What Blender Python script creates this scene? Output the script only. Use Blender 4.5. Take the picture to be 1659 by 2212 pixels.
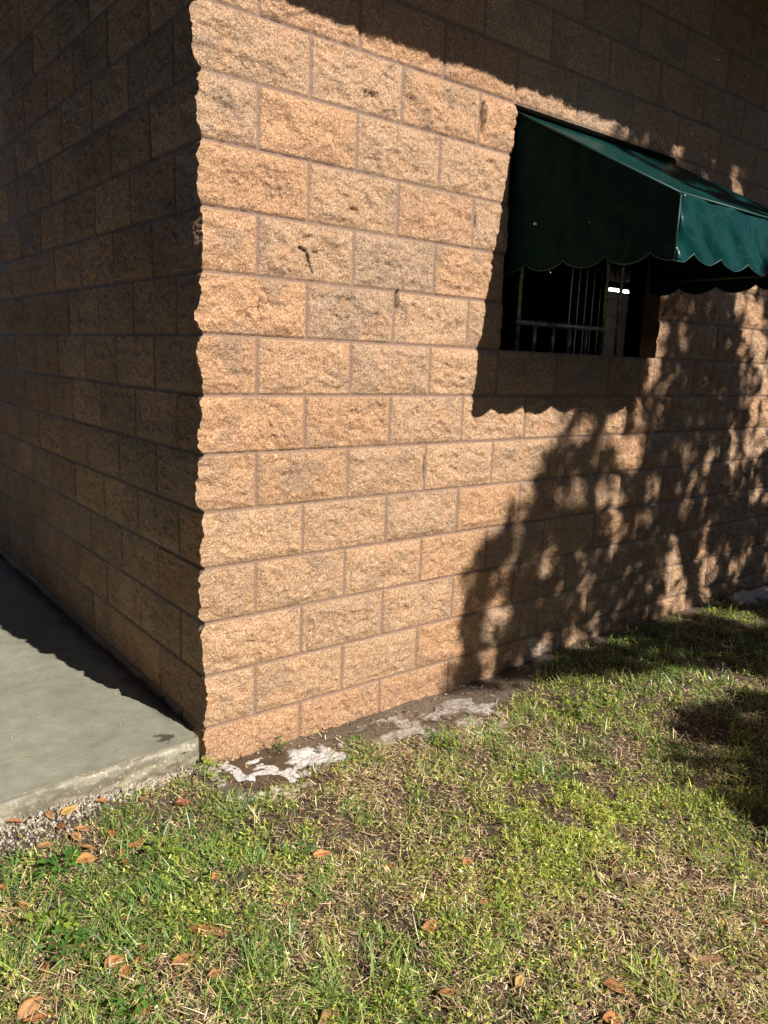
import bpy, math, random
import numpy as np
from mathutils import Vector, Matrix, Euler

R = math.radians
scene = bpy.context.scene
for o in list(bpy.data.objects):
    bpy.data.objects.remove(o)
random.seed(7)
rng = np.random.default_rng(11)

# ------------------------------------------------------------------ camera
CAM = (-1.1696, -2.4659, -0.0596)
CAM_ROT = (78.863, -2.155, -38.237)
cam_data = bpy.data.cameras.new("camera")
cam_data.sensor_fit = 'HORIZONTAL'
cam_data.sensor_width = 36.0
cam_data.lens = 36.43
cam_data.clip_start = 0.02
cam_data.clip_end = 2000
cam = bpy.data.objects.new("camera", cam_data)
scene.collection.objects.link(cam)
cam.location = CAM
cam.rotation_euler = tuple(R(a) for a in CAM_ROT)
scene.camera = cam

# ------------------------------------------------------------------ light
SUN_EL, SUN_AZ = 36.8, 11.5            # azimuth measured from -Y towards +X
SUN = Vector((math.sin(R(SUN_AZ)) * math.cos(R(SUN_EL)), -math.cos(R(SUN_AZ)) * math.cos(R(SUN_EL)), math.sin(R(SUN_EL))))
world = bpy.data.worlds.new("World")
scene.world = world
world.use_nodes = True
wn = world.node_tree
wn.nodes.clear()
sky = wn.nodes.new('ShaderNodeTexSky')
sky.sky_type = 'NISHITA'
sky.sun_disc = False
sky.sun_elevation = R(SUN_EL)
sky.sun_rotation = math.atan2(SUN.x, SUN.y)
sky.air_density = 0.6
sky.dust_density = 0.6
sky.ozone_density = 0.6
bg = wn.nodes.new('ShaderNodeBackground')
bg.inputs[1].default_value = 0.05
wo = wn.nodes.new('ShaderNodeOutputWorld')
wn.links.new(sky.outputs[0], bg.inputs[0])
wn.links.new(bg.outputs[0], wo.inputs[0])

sd = bpy.data.lights.new("sun", 'SUN')
sd.energy = 5.0
sd.angle = R(0.5)
sd.color = (1.0, 0.945, 0.86)
sun = bpy.data.objects.new("sun", sd)
scene.collection.objects.link(sun)
sun.rotation_euler = SUN.to_track_quat('Z', 'Y').to_euler()
sun.location = SUN * 30

vs = scene.view_settings
vs.view_transform = 'Standard'
vs.look = 'None'
vs.exposure = 0.68
vs.gamma = 1.0
vs.use_curve_mapping = False
scene.render.engine = 'CYCLES'
scene.cycles.max_bounces = 8
scene.cycles.transparent_max_bounces = 8
scene.cycles.sample_clamp_indirect = 6.0

# ------------------------------------------------------------------ helpers
def link(o, parent=None):
    scene.collection.objects.link(o)
    if parent is not None:
        o.parent = parent
    return o

def tag(o, label=None, cat=None, group=None, kind=None):
    if label: o['label'] = label
    if cat: o['category'] = cat
    if group: o['group'] = group
    if kind: o['kind'] = kind
    return o

def empty(name, loc=(0, 0, 0), rz=0.0):
    o = bpy.data.objects.new(name, None)
    o.empty_display_size = 0.1
    o.location = loc
    o.rotation_euler = (0, 0, rz)
    return link(o)

def np_mesh(name, V, faces, mat=None, parent=None, attrs=None, smooth=False, loc=None):
    """V (n,3); faces: list of (m,k) int arrays; attrs {name:(kind,array)}"""
    me = bpy.data.meshes.new(name)
    V = np.ascontiguousarray(V, dtype=np.float32)
    me.vertices.add(len(V))
    me.vertices.foreach_set('co', V.ravel())
    li = np.concatenate([f.ravel() for f in faces]).astype(np.int32)
    tot = np.concatenate([np.full(len(f), f.shape[1], np.int32) for f in faces])
    start = np.concatenate([[0], np.cumsum(tot)[:-1]]).astype(np.int32)
    me.loops.add(len(li))
    me.loops.foreach_set('vertex_index', li)
    me.polygons.add(len(tot))
    me.polygons.foreach_set('loop_start', start)
    me.polygons.foreach_set('loop_total', tot)
    me.update(calc_edges=True)
    if smooth:
        me.polygons.foreach_set('use_smooth', np.ones(len(tot), dtype=bool))
    for k, (kind, a) in (attrs or {}).items():
        if kind == 'c':
            at = me.attributes.new(k, 'FLOAT_COLOR', 'POINT')
            c = np.ones((len(V), 4), np.float32)
            c[:, :3] = a
            at.data.foreach_set('color', c.ravel())
        else:
            at = me.attributes.new(k, 'FLOAT', 'POINT')
            at.data.foreach_set('value', np.ascontiguousarray(a, np.float32))
    if mat: me.materials.append(mat)
    o = bpy.data.objects.new(name, me)
    if loc is not None: o.location = loc
    return link(o, parent)

class MB:
    """collects simple shapes into one mesh"""
    def __init__(s):
        s.v, s.f = [], []
    def box(s, a, b, bev=0.0):
        x0, y0, z0 = a; x1, y1, z1 = b
        n = len(s.v)
        s.v += [(x0, y0, z0), (x1, y0, z0), (x1, y1, z0), (x0, y1, z0), (x0, y0, z1), (x1, y0, z1), (x1, y1, z1), (x0, y1, z1)]
        for f in ((0, 3, 2, 1), (4, 5, 6, 7), (0, 1, 5, 4), (1, 2, 6, 5), (2, 3, 7, 6), (3, 0, 4, 7)):
            s.f.append(tuple(n + i for i in f))
        return s
    def tube(s, pts, rad, seg=10, caps=True):
        pts = [Vector(p) for p in pts]
        rads = rad if isinstance(rad, (list, tuple)) else [rad] * len(pts)
        n0 = len(s.v)
        prev = None
        for i, p in enumerate(pts):
            t = (pts[min(i + 1, len(pts) - 1)] - pts[max(i - 1, 0)]).normalized()
            a = t.cross(Vector((0, 0, 1)))
            if a.length < 1e-3: a = t.cross(Vector((0, 1, 0)))
            a.normalize()
            if prev is not None:
                a = (prev - t * prev.dot(t)).normalized()
            prev = a
            b = t.cross(a)
            for k in range(seg):
                th = 2 * math.pi * k / seg
                q = p + (a * math.cos(th) + b * math.sin(th)) * rads[i]
                s.v.append(tuple(q))
        for i in range(len(pts) - 1):
            for k in range(seg):
                k2 = (k + 1) % seg
                s.f.append((n0 + i * seg + k, n0 + i * seg + k2, n0 + (i + 1) * seg + k2, n0 + (i + 1) * seg + k))
        if caps:
            s.f.append(tuple(n0 + k for k in range(seg))[::-1])
            e = n0 + (len(pts) - 1) * seg
            s.f.append(tuple(e + k for k in range(seg)))
        return s
    def build(s, name, mat, parent=None, smooth=False, bevel=0.0):
        me = bpy.data.meshes.new(name)
        me.from_pydata(s.v, [], s.f)
        me.update()
        if smooth:
            me.polygons.foreach_set('use_smooth', np.ones(len(me.polygons), dtype=bool))
        me.materials.append(mat)
        o = bpy.data.objects.new(name, me)
        link(o, parent)
        if bevel:
            m = o.modifiers.new('bevel', 'BEVEL')
            m.width = bevel; m.segments = 2
        return o

def _hash(ix, iy, seed):
    h = (ix.astype(np.int64) * 374761393 + iy.astype(np.int64) * 668265263 + seed * 974634141) & 0xFFFFFFFF
    h = ((h ^ (h >> 13)) * 1274126177) & 0xFFFFFFFF
    h = (h ^ (h >> 16)) & 0xFFFFFFFF
    return h.astype(np.float64) / 4294967295.0

def vnoise(x, y, seed=0):
    ix = np.floor(x); iy = np.floor(y)
    fx = x - ix; fy = y - iy
    fx = fx * fx * fx * (fx * (fx * 6 - 15) + 10); fy = fy * fy * fy * (fy * (fy * 6 - 15) + 10)
    a = _hash(ix, iy, seed); b = _hash(ix + 1, iy, seed); c = _hash(ix, iy + 1, seed); d = _hash(ix + 1, iy + 1, seed)
    return (a * (1 - fx) + b * fx) * (1 - fy) * 2 + (c * (1 - fx) + d * fx) * fy * 2 - 1

def fbm(x, y, seed=0, octv=4, gain=0.5):
    t = 0; a = 1.0; n = 0
    for i in range(octv):
        ca, sa = math.cos(0.7 * i), math.sin(0.7 * i)
        t = t + a * vnoise((x * ca - y * sa) * 2 ** i + 13.7 * i, (x * sa + y * ca) * 2 ** i - 7.3 * i, seed + i * 17)
        n += a; a *= gain
    return t / n

def sstep(a, b, x):
    t = np.clip((x - a) / (b - a), 0, 1)
    return t * t * (3 - 2 * t)

CAM_M = Euler(cam.rotation_euler, 'XYZ').to_matrix()
def at_ground(px, py, z=-1.54):
    """where the sight line through a point of the 1659 x 2212 view meets the ground"""
    d = CAM_M @ Vector(((px - 829.5) / 1678.85, -(py - 1106) / 1678.85, -1))
    t = (z - CAM[2]) / d.z
    return Vector(CAM) + d * t

# ------------------------------------------------------------------ materials
class Mat:
    def __init__(s, name):
        s.m = bpy.data.materials.new(name)
        s.m.use_nodes = True
        s.t = s.m.node_tree
        s.b = s.t.nodes['Principled BSDF']
        s.out = s.t.nodes['Material Output']
        s._co = None
    def n(s, typ, **kw):
        nd = s.t.nodes.new(typ)
        for k, v in kw.items(): setattr(nd, k, v)
        return nd
    def l(s, a, b): s.t.links.new(a, b)
    def co(s):
        if s._co is None:
            s._co = s.n('ShaderNodeTexCoord').outputs['Object']
        return s._co
    def noise(s, scale, detail=4, rough=0.55, dist=0.0, stretch=None):
        nd = s.n('ShaderNodeTexNoise')
        nd.inputs['Scale'].default_value = scale; nd.inputs['Detail'].default_value = detail
        nd.inputs['Roughness'].default_value = rough; nd.inputs['Distortion'].default_value = dist
        if stretch:
            mp = s.n('ShaderNodeMapping'); mp.inputs['Scale'].default_value = stretch
            s.l(s.co(), mp.inputs[0]); s.l(mp.outputs[0], nd.inputs['Vector'])
        else:
            s.l(s.co(), nd.inputs['Vector'])
        return nd.outputs['Fac']
    def vor(s, scale, feature='F1'):
        nd = s.n('ShaderNodeTexVoronoi', feature=feature)
        nd.inputs['Scale'].default_value = scale
        s.l(s.co(), nd.inputs['Vector'])
        return nd
    def ramp(s, fac, stops, interp='LINEAR'):
        nd = s.n('ShaderNodeValToRGB')
        nd.color_ramp.interpolation = interp
        els = nd.color_ramp.elements
        while len(els) < len(stops): els.new(0.5)
        for e, (p, c) in zip(els, stops):
            e.position = p
            e.color = (c, c, c, 1) if isinstance(c, (int, float)) else (*c, 1)
        s.l(fac, nd.inputs[0])
        return nd.outputs[0]
    def mix(s, fac, a, b, mode='MIX'):
        nd = s.n('ShaderNodeMix', data_type='RGBA', blend_type=mode)
        for sock, v in ((nd.inputs[0], fac), (nd.inputs[6], a), (nd.inputs[7], b)):
            if isinstance(v, (int, float)): sock.default_value = v if sock == nd.inputs[0] else (v, v, v, 1)
            elif isinstance(v, tuple): sock.default_value = (*v, 1)
            else: s.l(v, sock)
        return nd.outputs[2]
    def math(s, op, a, b=0.0):
        nd = s.n('ShaderNodeMath', operation=op)
        for sock, v in ((nd.inputs[0], a), (nd.inputs[1], b)):
            if isinstance(v, (int, float)): sock.default_value = v
            else: s.l(v, sock)
        return nd.outputs[0]
    def attr(s, name):
        nd = s.n('ShaderNodeAttribute'); nd.attribute_name = name
        return nd
    def bump(s, h, strength, dist, prev=None):
        nd = s.n('ShaderNodeBump')
        nd.inputs['Strength'].default_value = strength; nd.inputs['Distance'].default_value = dist
        s.l(h, nd.inputs['Height'])
        if prev is not None: s.l(prev, nd.inputs['Normal'])
        return nd.outputs[0]
    def set(s, **kw):
        for k, v in kw.items():
            k = {'color': 'Base Color', 'rough': 'Roughness', 'metal': 'Metallic', 'spec': 'Specular IOR Level', 'normal': 'Normal',
                 'coat': 'Coat Weight', 'coatr': 'Coat Roughness', 'sheen': 'Sheen Weight', 'trans': 'Transmission Weight'}.get(k, k)
            sock = s.b.inputs[k]
            if isinstance(v, tuple): sock.default_value = (*v, 1) if len(v) == 3 else v
            elif isinstance(v, (int, float)): sock.default_value = v
            else: s.l(v, sock)
        return s
    def translucent(s, col, fac):
        tr = s.n('ShaderNodeBsdfTranslucent'); mx = s.n('ShaderNodeMixShader')
        if isinstance(col, tuple): tr.inputs[0].default_value = (*col, 1)
        else: s.l(col, tr.inputs[0])
        mx.inputs[0].default_value = fac
        s.l(s.b.outputs[0], mx.inputs[1]); s.l(tr.outputs[0], mx.inputs[2]); s.l(mx.outputs[0], s.out.inputs[0])
        return s

def plain(name, col, rough=0.6, metal=0.0, nscale=30, var=0.25, **kw):
    m = Mat(name)
    f = m.noise(nscale, 5)
    m.set(color=m.ramp(f, [(0.25, tuple(c * (1 - var) for c in col)), (0.75, tuple(min(1, c * (1 + var)) for c in col))]), rough=rough, metal=metal, **kw)
    return m

# split face concrete block, wet
mb_ = Mat('split_face_block')
at_c = mb_.attr('stone').outputs['Color']
at_m = mb_.attr('mortar').outputs['Fac']
sp1 = mb_.noise(170, 3, 0.6)
sp2 = mb_.noise(420, 2, 0.5)
vo = mb_.vor(260)
c1 = mb_.mix(mb_.ramp(sp1, [(0.38, 0.0), (0.62, 1.0)]), (0.74, 0.67, 0.60), (1.22, 1.25, 1.26))
agg = mb_.ramp(mb_.n('ShaderNodeSeparateColor').outputs[0], [(0, 1.0), (1, 1.0)])
sepc = mb_.n('ShaderNodeSeparateColor'); mb_.l(vo.outputs['Color'], sepc.inputs[0])
agg = mb_.ramp(sepc.outputs[0], [(0.0, (0.55, 0.48, 0.42)), (0.16, (0.95, 0.92, 0.88)), (0.72, (1.02, 1.0, 0.98)), (0.86, (1.45, 1.5, 1.5)), (0.95, (1.3, 1.05, 0.8))], 'CONSTANT')
stone = mb_.mix(1.0, mb_.mix(1.0, at_c, c1, 'MULTIPLY'), agg, 'MULTIPLY')
mort = mb_.mix(mb_.noise(90, 4), (0.24, 0.148, 0.100), (0.36, 0.23, 0.16))
col = mb_.mix(at_m, stone, mort)
nb = mb_.bump(sp1, 1.0, 0.007)
nb = mb_.bump(sp2, 1.0, 0.0035, nb)
sepg = mb_.n('ShaderNodeSeparateColor'); vg = mb_.vor(190); mb_.l(vg.outputs['Color'], sepg.inputs[0])
gl = mb_.ramp(sepg.outputs[1], [(0.0, 0.62), (0.62, 0.42), (0.78, 0.2)], 'CONSTANT')
gl = mb_.math('ADD', gl, mb_.ramp(mb_.noise(2.2, 4), [(0.35, -0.0), (0.7, 0.2)]))
mb_.set(color=col, rough=gl, spec=0.6, normal=nb)
M_BLOCK = mb_.m

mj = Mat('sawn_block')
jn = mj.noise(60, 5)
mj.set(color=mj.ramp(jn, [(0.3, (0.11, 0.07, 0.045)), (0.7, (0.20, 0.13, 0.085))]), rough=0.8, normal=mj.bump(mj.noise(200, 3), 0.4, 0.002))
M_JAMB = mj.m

mi = Mat('painted_room_block')
bt = mi.n('ShaderNodeTexBrick')
mpn = mi.n('ShaderNodeMapping'); mpn.inputs['Rotation'].default_value = (R(90), 0, 0)
mi.l(mi.co(), mpn.inputs[0]); mi.l(mpn.outputs[0], bt.inputs['Vector'])
bt.inputs['Color1'].default_value = (0.30, 0.27, 0.22, 1); bt.inputs['Color2'].default_value = (0.26, 0.235, 0.19, 1); bt.inputs['Mortar'].default_value = (0.12, 0.1, 0.08, 1)
bt.inputs['Scale'].default_value = 1.0; bt.inputs['Mortar Size'].default_value = 0.006
bt.inputs['Brick Width'].default_value = 0.4064; bt.inputs['Row Height'].default_value = 0.2032
mi.set(color=bt.outputs[0], rough=0.7)
M_ROOM = mi.m

M_DARKMETAL = plain('dark_slat_paint', (0.03, 0.028, 0.024), 0.5).m
M_SLAT = plain('grey_slat_paint', (0.16, 0.145, 0.12), 0.5).m
mg = Mat('grey_bar_metal')
mg.set(color=mg.ramp(mg.noise(40, 5), [(0.35, (0.26, 0.23, 0.19)), (0.6, (0.62, 0.59, 0.54))]), rough=0.45, metal=0.55, normal=mg.bump(mg.noise(150, 3), 0.25, 0.002))
M_BAR = mg.m
M_SOFFIT = plain('soffit_board', (0.10, 0.075, 0.05), 0.7).m
M_ROOF = plain('roof_shingle', (0.09, 0.08, 0.07), 0.9).m

# awning vinyl
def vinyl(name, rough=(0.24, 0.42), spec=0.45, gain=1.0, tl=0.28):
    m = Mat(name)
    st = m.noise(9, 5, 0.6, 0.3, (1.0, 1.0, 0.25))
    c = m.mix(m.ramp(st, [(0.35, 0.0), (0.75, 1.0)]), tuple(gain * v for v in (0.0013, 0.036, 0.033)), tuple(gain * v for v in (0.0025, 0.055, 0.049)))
    dirt = m.ramp(m.noise(60, 3, 0.7, 0.0, (1, 1, 0.12)), [(0.57, 0.0), (0.72, 1.0)])
    c = m.mix(m.math('MULTIPLY', dirt, 0.10), c, (0.06, 0.085, 0.065))
    n1 = m.bump(m.noise(6, 4, 0.55, 0.8), 0.7, 0.03)
    n2 = m.bump(m.noise(900, 1), 0.15, 0.0006, n1)
    m.set(color=c, rough=m.ramp(m.noise(14, 4), [(0.3, rough[0]), (0.7, rough[1])]), spec=spec, normal=n2)
    m.translucent((0.004, 0.11, 0.06), tl)
    return m.m
M_VINYL = vinyl('green_awning_vinyl')
M_SIDE = vinyl('shaded_awning_vinyl', (0.6, 0.9), 0.10, 0.45, 0.12)  # rougher, darker copy; the shade on the side panels is put into its colour
M_PIPING = plain('green_piping', (0.004, 0.045, 0.04), 0.55).m

# concrete
mc = Mat('worn_concrete')
big = mc.noise(2.2, 6, 0.6, 0.4)
med = mc.noise(14, 6, 0.65)
fine = mc.noise(220, 3)
cc = mc.ramp(big, [(0.3, (0.225, 0.218, 0.165)), (0.7, (0.305, 0.295, 0.235))])
cc = mc.mix(1.0, cc, mc.ramp(med, [(0.3, (0.82, 0.82, 0.80)), (0.7, (1.12, 1.12, 1.10))]), 'MULTIPLY')
broom = mc.noise(60, 4, 0.6, 0.0, (0.4, 1.0, 1.0))
cc = mc.mix(1.0, cc, mc.ramp(broom, [(0.3, (0.94, 0.94, 0.94)), (0.7, (1.05, 1.05, 1.04))]), 'MULTIPLY')
cc = mc.mix(1.0, cc, mc.ramp(fine, [(0.3, (0.88, 0.88, 0.87)), (0.7, (1.1, 1.1, 1.1))]), 'MULTIPLY')
wear = mc.attr('wear').outputs['Fac']
va = mc.vor(130)
vsep = mc.n('ShaderNodeSeparateColor'); mc.l(va.outputs['Color'], vsep.inputs[0])
spk = mc.ramp(mc.vor(38).outputs['Distance'], [(0.035, 1.0), (0.05, 0.0)])
cc = mc.mix(mc.math('MULTIPLY', spk, 0.6), cc, (0.10, 0.085, 0.06))
aggc = mc.ramp(vsep.outputs[0], [(0.0, (0.26, 0.215, 0.155)), (0.45, (0.20, 0.16, 0.11)), (0.72, (0.32, 0.27, 0.185)), (0.90, (0.50, 0.45, 0.33))], 'CONSTANT')
pore = mc.ramp(mc.vor(120).outputs['Distance'], [(0.10, 1.0), (0.2, 0.0)])
cc = mc.mix(mc.math('MULTIPLY', pore, mc.ramp(mc.noise(9, 3), [(0.45, 0.0), (0.7, 0.55)])), cc, (0.12, 0.11, 0.085))
cc = mc.mix(wear, cc, aggc)
stain = mc.attr('stain').outputs['Fac']
cc = mc.mix(stain, cc, (0.035, 0.028, 0.02))
wet = mc.attr('wet').outputs['Fac']
mc.set(color=cc, rough=mc.math('SUBTRACT', 0.72, mc.math('MULTIPLY', wet, 0.5)), normal=mc.bump(fine, 0.3, 0.0015, mc.bump(med, 0.25, 0.004)))
M_CONC = mc.m

# soil
mso = Mat('soil_and_thatch')
n1 = mso.noise(4, 6, 0.6)
n2 = mso.noise(70, 5, 0.7)
n3 = mso.noise(260, 3, 0.6)
wetm = mso.attr('wet').outputs['Fac']
drys = mso.ramp(n2, [(0.3, (0.035, 0.025, 0.018)), (0.55, (0.10, 0.07, 0.046)), (0.78, (0.24, 0.17, 0.115))])
wets = mso.ramp(n2, [(0.3, (0.075, 0.056, 0.040)), (0.7, (0.22, 0.17, 0.125))])
sc_ = mso.mix(wetm, drys, wets)
sc_ = mso.mix(1.0, sc_, mso.ramp(n1, [(0.3, 0.75), (0.7, 1.2)]), 'MULTIPLY')
mso.set(color=sc_, rough=mso.math('SUBTRACT', 0.95, mso.math('MULTIPLY', wetm, 0.5)), spec=0.4, normal=mso.bump(n3, 0.5, 0.004, mso.bump(n2, 0.7, 0.012)))
M_SOIL = mso.m

# blades / leaves with a colour attribute
def leafy(name, trans=0.3, rough=0.36, spec=0.5):
    m = Mat(name)
    c = m.attr('tint').outputs['Color']
    m.set(color=c, rough=rough, spec=spec)
    m.translucent(m.mix(1.0, c, (1.15, 1.25, 0.7), 'MULTIPLY'), trans)
    return m.m
M_GRASS = leafy('grass_blade')
M_STRAW = leafy('dry_straw', 0.12, 0.7, 0.3)
M_WEED = leafy('weed_leaf', 0.25, 0.3, 0.5)
M_CROWN = leafy('tree_leaf', 0.2, 0.4, 0.4)
mdl = Mat('dead_leaf')
dc = mdl.attr('tint').outputs['Color']
dn = mdl.noise(90, 4, 0.7)
mdl.set(color=mdl.mix(1.0, dc, mdl.ramp(dn, [(0.3, (0.6, 0.55, 0.5)), (0.6, (1.1, 1.1, 1.1))]), 'MULTIPLY'), rough=0.6, spec=0.25, normal=mdl.bump(dn, 0.5, 0.003))
mdl.translucent(dc, 0.12)
M_DEAD = mdl.m
mbk = Mat('bark')
mbk.set(color=mbk.ramp(mbk.noise(12, 6, 0.7, 0.0, (1, 1, 0.25)), [(0.3, (0.07, 0.055, 0.04)), (0.7, (0.2, 0.165, 0.13))]), rough=0.9, normal=mbk.bump(mbk.noise(14, 5, 0.7, 0, (1, 1, 0.2)), 0.8, 0.03))
M_BARK = mbk.m
mgv = Mat('pale_gravel')
gc = mgv.attr('tint').outputs['Color']
mgv.set(color=mgv.mix(1.0, gc, mgv.ramp(mgv.noise(120, 4), [(0.3, 0.75), (0.7, 1.15)]), 'MULTIPLY'), rough=0.75)
M_GRAVEL = mgv.m
mf = Mat('soap_foam')
thin_ = mf.attr('thin').outputs['Fac']
mf.set(color=mf.mix(mf.math('MAXIMUM', mf.math('MULTIPLY', thin_, 0.85), mf.ramp(mf.noise(28, 5, 0.7), [(0.50, 0.0), (0.72, 0.75)])), mf.ramp(mf.noise(90, 4), [(0.35, (0.40, 0.38, 0.37)), (0.65, (0.68, 0.67, 0.66))]), (0.20, 0.165, 0.13)), rough=0.5, normal=mf.bump(mf.noise(260, 3), 0.5, 0.003))
M_FOAM = mf.m
mfd = Mat('muddy_foam')
mfd.set(color=mfd.mix(mfd.attr('thin').outputs['Fac'], mfd.ramp(mfd.noise(60, 5, 0.7), [(0.3, (0.17, 0.135, 0.10)), (0.7, (0.50, 0.46, 0.42))]), (0.15, 0.115, 0.082)), rough=0.5, normal=mfd.bump(mfd.vor(200).outputs['Distance'], 0.5, 0.004))
M_MUDFOAM = mfd.m
mw = Mat('muddy_water')
mw.set(color=mw.ramp(mw.noise(14, 4), [(0.3, (0.045, 0.032, 0.02)), (0.7, (0.10, 0.075, 0.05))]), rough=0.08, spec=0.5)
M_PUDDLE = mw.m
mdw = Mat('water_drop')
mdw.set(color=(0.9, 0.92, 0.95), rough=0.05, spec=0.8)
M_DROP = mdw.m

# ------------------------------------------------------------------ block walls
BL, CH = 0.4064, 0.2032
SUB = 44
ZLO, ZHI = -9, 10            # courses
WIN = (3.5 * BL, 6.5 * BL, 0.0, 5 * CH)
FRONT_BLOCKS, LEFT_BLOCKS = 21.0, 10.0

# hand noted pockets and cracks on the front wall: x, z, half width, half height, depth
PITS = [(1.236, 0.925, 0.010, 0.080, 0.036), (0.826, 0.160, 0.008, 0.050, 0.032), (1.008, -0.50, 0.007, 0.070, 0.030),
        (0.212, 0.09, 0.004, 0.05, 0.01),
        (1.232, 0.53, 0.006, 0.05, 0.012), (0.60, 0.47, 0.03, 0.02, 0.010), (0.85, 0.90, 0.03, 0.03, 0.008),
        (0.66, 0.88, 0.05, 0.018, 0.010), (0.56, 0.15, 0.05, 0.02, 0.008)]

def wall_field(u, z, face):
    """outward relief, mortar share and stone colour of a split face wall; u = metres from the corner"""
    seed = 100 if face == 'front' else 500
    k = np.floor(z / CH + 1e-6)
    off = np.where((k % 2) == (1 if face == 'front' else 0), 0.5, 0.0)
    bf = u / BL + off
    bi = np.floor(bf + 1e-6)
    # a corner block wraps both faces, so it has the same id on both
    corner = bf < 1.0
    fu = (bf - bi) * BL
    width = np.where(corner, (1 - off) * BL, BL)
    fu_l = np.where(corner, np.where(off > 0, u, fu), fu)
    du_r = BL - fu
    du_l = np.where(corner, 1.0, fu)
    du = np.minimum(du_l, du_r)
    zz = z - k * CH
    dz = np.minimum(zz, CH - zz)
    wob = 0.0022 * fbm(u * 38, z * 38, seed + 3, 3) + 0.0012 * vnoise(u * 140, z * 140, seed + 4)
    e = np.minimum(du, dz) + wob
    faceM = sstep(0.0056, 0.0078, e)
    rx = _hash(bi, k, seed + 1); ry = _hash(bi, k, seed + 2); r3 = _hash(bi, k, seed + 5); r4 = _hash(bi, k, seed + 6)
    ox = rx * 37.0; oy = ry * 53.0
    U = u + ox; Z = z + oy
    # broken stone relief: ridges, planes, crumbs
    warp = 0.03 * fbm(U * 7, Z * 7, seed + 8, 2)
    low = fbm((U + warp) * 6.5, Z * 8.5, seed + 9, 2)
    ridge = 1 - np.abs(fbm((U - warp) * 11, (Z + warp) * 13, seed + 10, 3)) * 2.2
    mid = fbm(U * 34, Z * 40, seed + 11, 3, 0.6)
    crumbs = fbm(U * 105, Z * 105, seed + 12, 2, 0.6)
    bulge = sstep(0.003, 0.042, e)
    tilt = ((fu / BL - 0.5) * (rx - 0.5) + (zz / CH - 0.5) * (ry - 0.5)) * 0.016
    rk = 1.0 if face == 'front' else 0.6
    crn = fbm((U + warp) * 15, (Z - warp) * 12, seed + 15, 2)
    crm = sstep(0.05, 0.35, fbm(U * 7 + 5, Z * 8, seed + 16, 2))
    crease = np.exp(-(crn / 0.035) ** 2) * crm
    chipm = sstep(0.16, 0.30, fbm(U * 19, Z * 23, seed + 17, 3)) * sstep(-0.1, 0.25, fbm(U * 6, Z * 7 + 3, seed + 18, 2))
    d = faceM * (0.0022 + 0.003 * r3 + rk * bulge * (0.001 + 0.004 * r4 + 0.0100 * low + 0.0080 * ridge + tilt) + 0.0046 * mid * (0.45 + 0.55 * bulge) + 0.0032 * crumbs - rk * bulge * (0.007 * crease + 0.006 * chipm))
    mort = (1 - faceM)
    d = d - mort * (0.0022 if face == 'front' else np.where(du < dz, 0.0085, 0.0015)) * (1 + 0.4 * fbm(u * 60, z * 60, seed + 14, 2))
    # colour
    tan = np.array([0.520, 0.345, 0.218]); org = np.array([0.535, 0.318, 0.182]); gry = np.array([0.410, 0.298, 0.215])
    w1 = 0.95 * np.clip((r3 - 0.45) * 3.0, 0, 1)[:, None]
    w2 = 0.6 * np.clip((r4 - 0.68) * 4.0, 0, 1)[:, None]
    base = tan * (1 - w1) + org * w1
    base = base * (1 - w2) + gry * w2
    blot = sstep(0.08, 0.55, fbm(U * 9, Z * 11, seed + 20, 4))[:, None]
    base = base * (1 - 0.55 * blot) + gry * 0.78 * 0.55 * blot
    blo2 = sstep(0.1, 0.5, fbm(U * 16, Z * 15, seed + 24, 3))[:, None]
    base = base * (1 - 0.5 * blo2) + org * 1.05 * 0.5 * blo2
    base = base * (0.94 + 0.12 * rx[:, None])
    if face == 'front':
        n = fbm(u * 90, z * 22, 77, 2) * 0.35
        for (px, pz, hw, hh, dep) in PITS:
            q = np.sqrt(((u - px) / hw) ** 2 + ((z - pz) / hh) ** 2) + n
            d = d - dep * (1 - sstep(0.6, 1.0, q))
            base = base * (1 - (0.85 if hw < 0.0115 else 0.12) * (1 - sstep(0.5, 0.95, q)))[:, None]  # shade inside the pockets painted into the stone colour, deepest in narrow slits
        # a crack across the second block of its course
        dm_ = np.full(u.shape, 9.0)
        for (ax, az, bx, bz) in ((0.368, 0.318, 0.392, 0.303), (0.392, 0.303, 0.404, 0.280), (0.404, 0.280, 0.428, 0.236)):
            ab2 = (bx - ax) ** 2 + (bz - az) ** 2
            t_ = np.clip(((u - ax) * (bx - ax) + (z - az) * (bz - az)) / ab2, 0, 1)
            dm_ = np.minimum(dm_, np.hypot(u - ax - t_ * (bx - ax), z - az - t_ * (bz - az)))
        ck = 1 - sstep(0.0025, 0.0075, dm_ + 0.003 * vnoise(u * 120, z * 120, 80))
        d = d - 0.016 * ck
        base = base * (1 - 0.8 * ck)[:, None]  # shade inside the crack painted dark as well
        # soap splashed on the base, pale
        q = np.sqrt(((u - 1.83) / 0.17) ** 2 + ((z + 1.53) / 0.10) ** 2) + 0.7 * fbm(u * 16, z * 16, 78, 3)
        spl = (0.75 * (1 - sstep(0.6, 1.1, q)))[:, None]
        base = base * (1 - spl) + np.array([0.62, 0.52, 0.47]) * spl
        # damp dirt at the foot
        foot = (sstep(-1.36, -1.56, z + 0.05 * fbm(u * 5, z * 5, 79, 3)) * 0.35)[:, None]
        base = base * (1 - foot) + np.array([0.34, 0.235, 0.16]) * foot
    else:
        base = base * (0.82 + 0.5 * _hash(bi, k, 91)[:, None])
        base = base * (1 - 0.25 * (mort > 0.5)[:, None])
        grime = (0.45 * sstep(-0.2, 0.5, fbm(u * 3.0, z * 4.5, 90, 4)))[:, None]
        base = base * (1 - grime) + np.array([0.23, 0.18, 0.135]) * grime
    return d, mort, base

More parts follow.
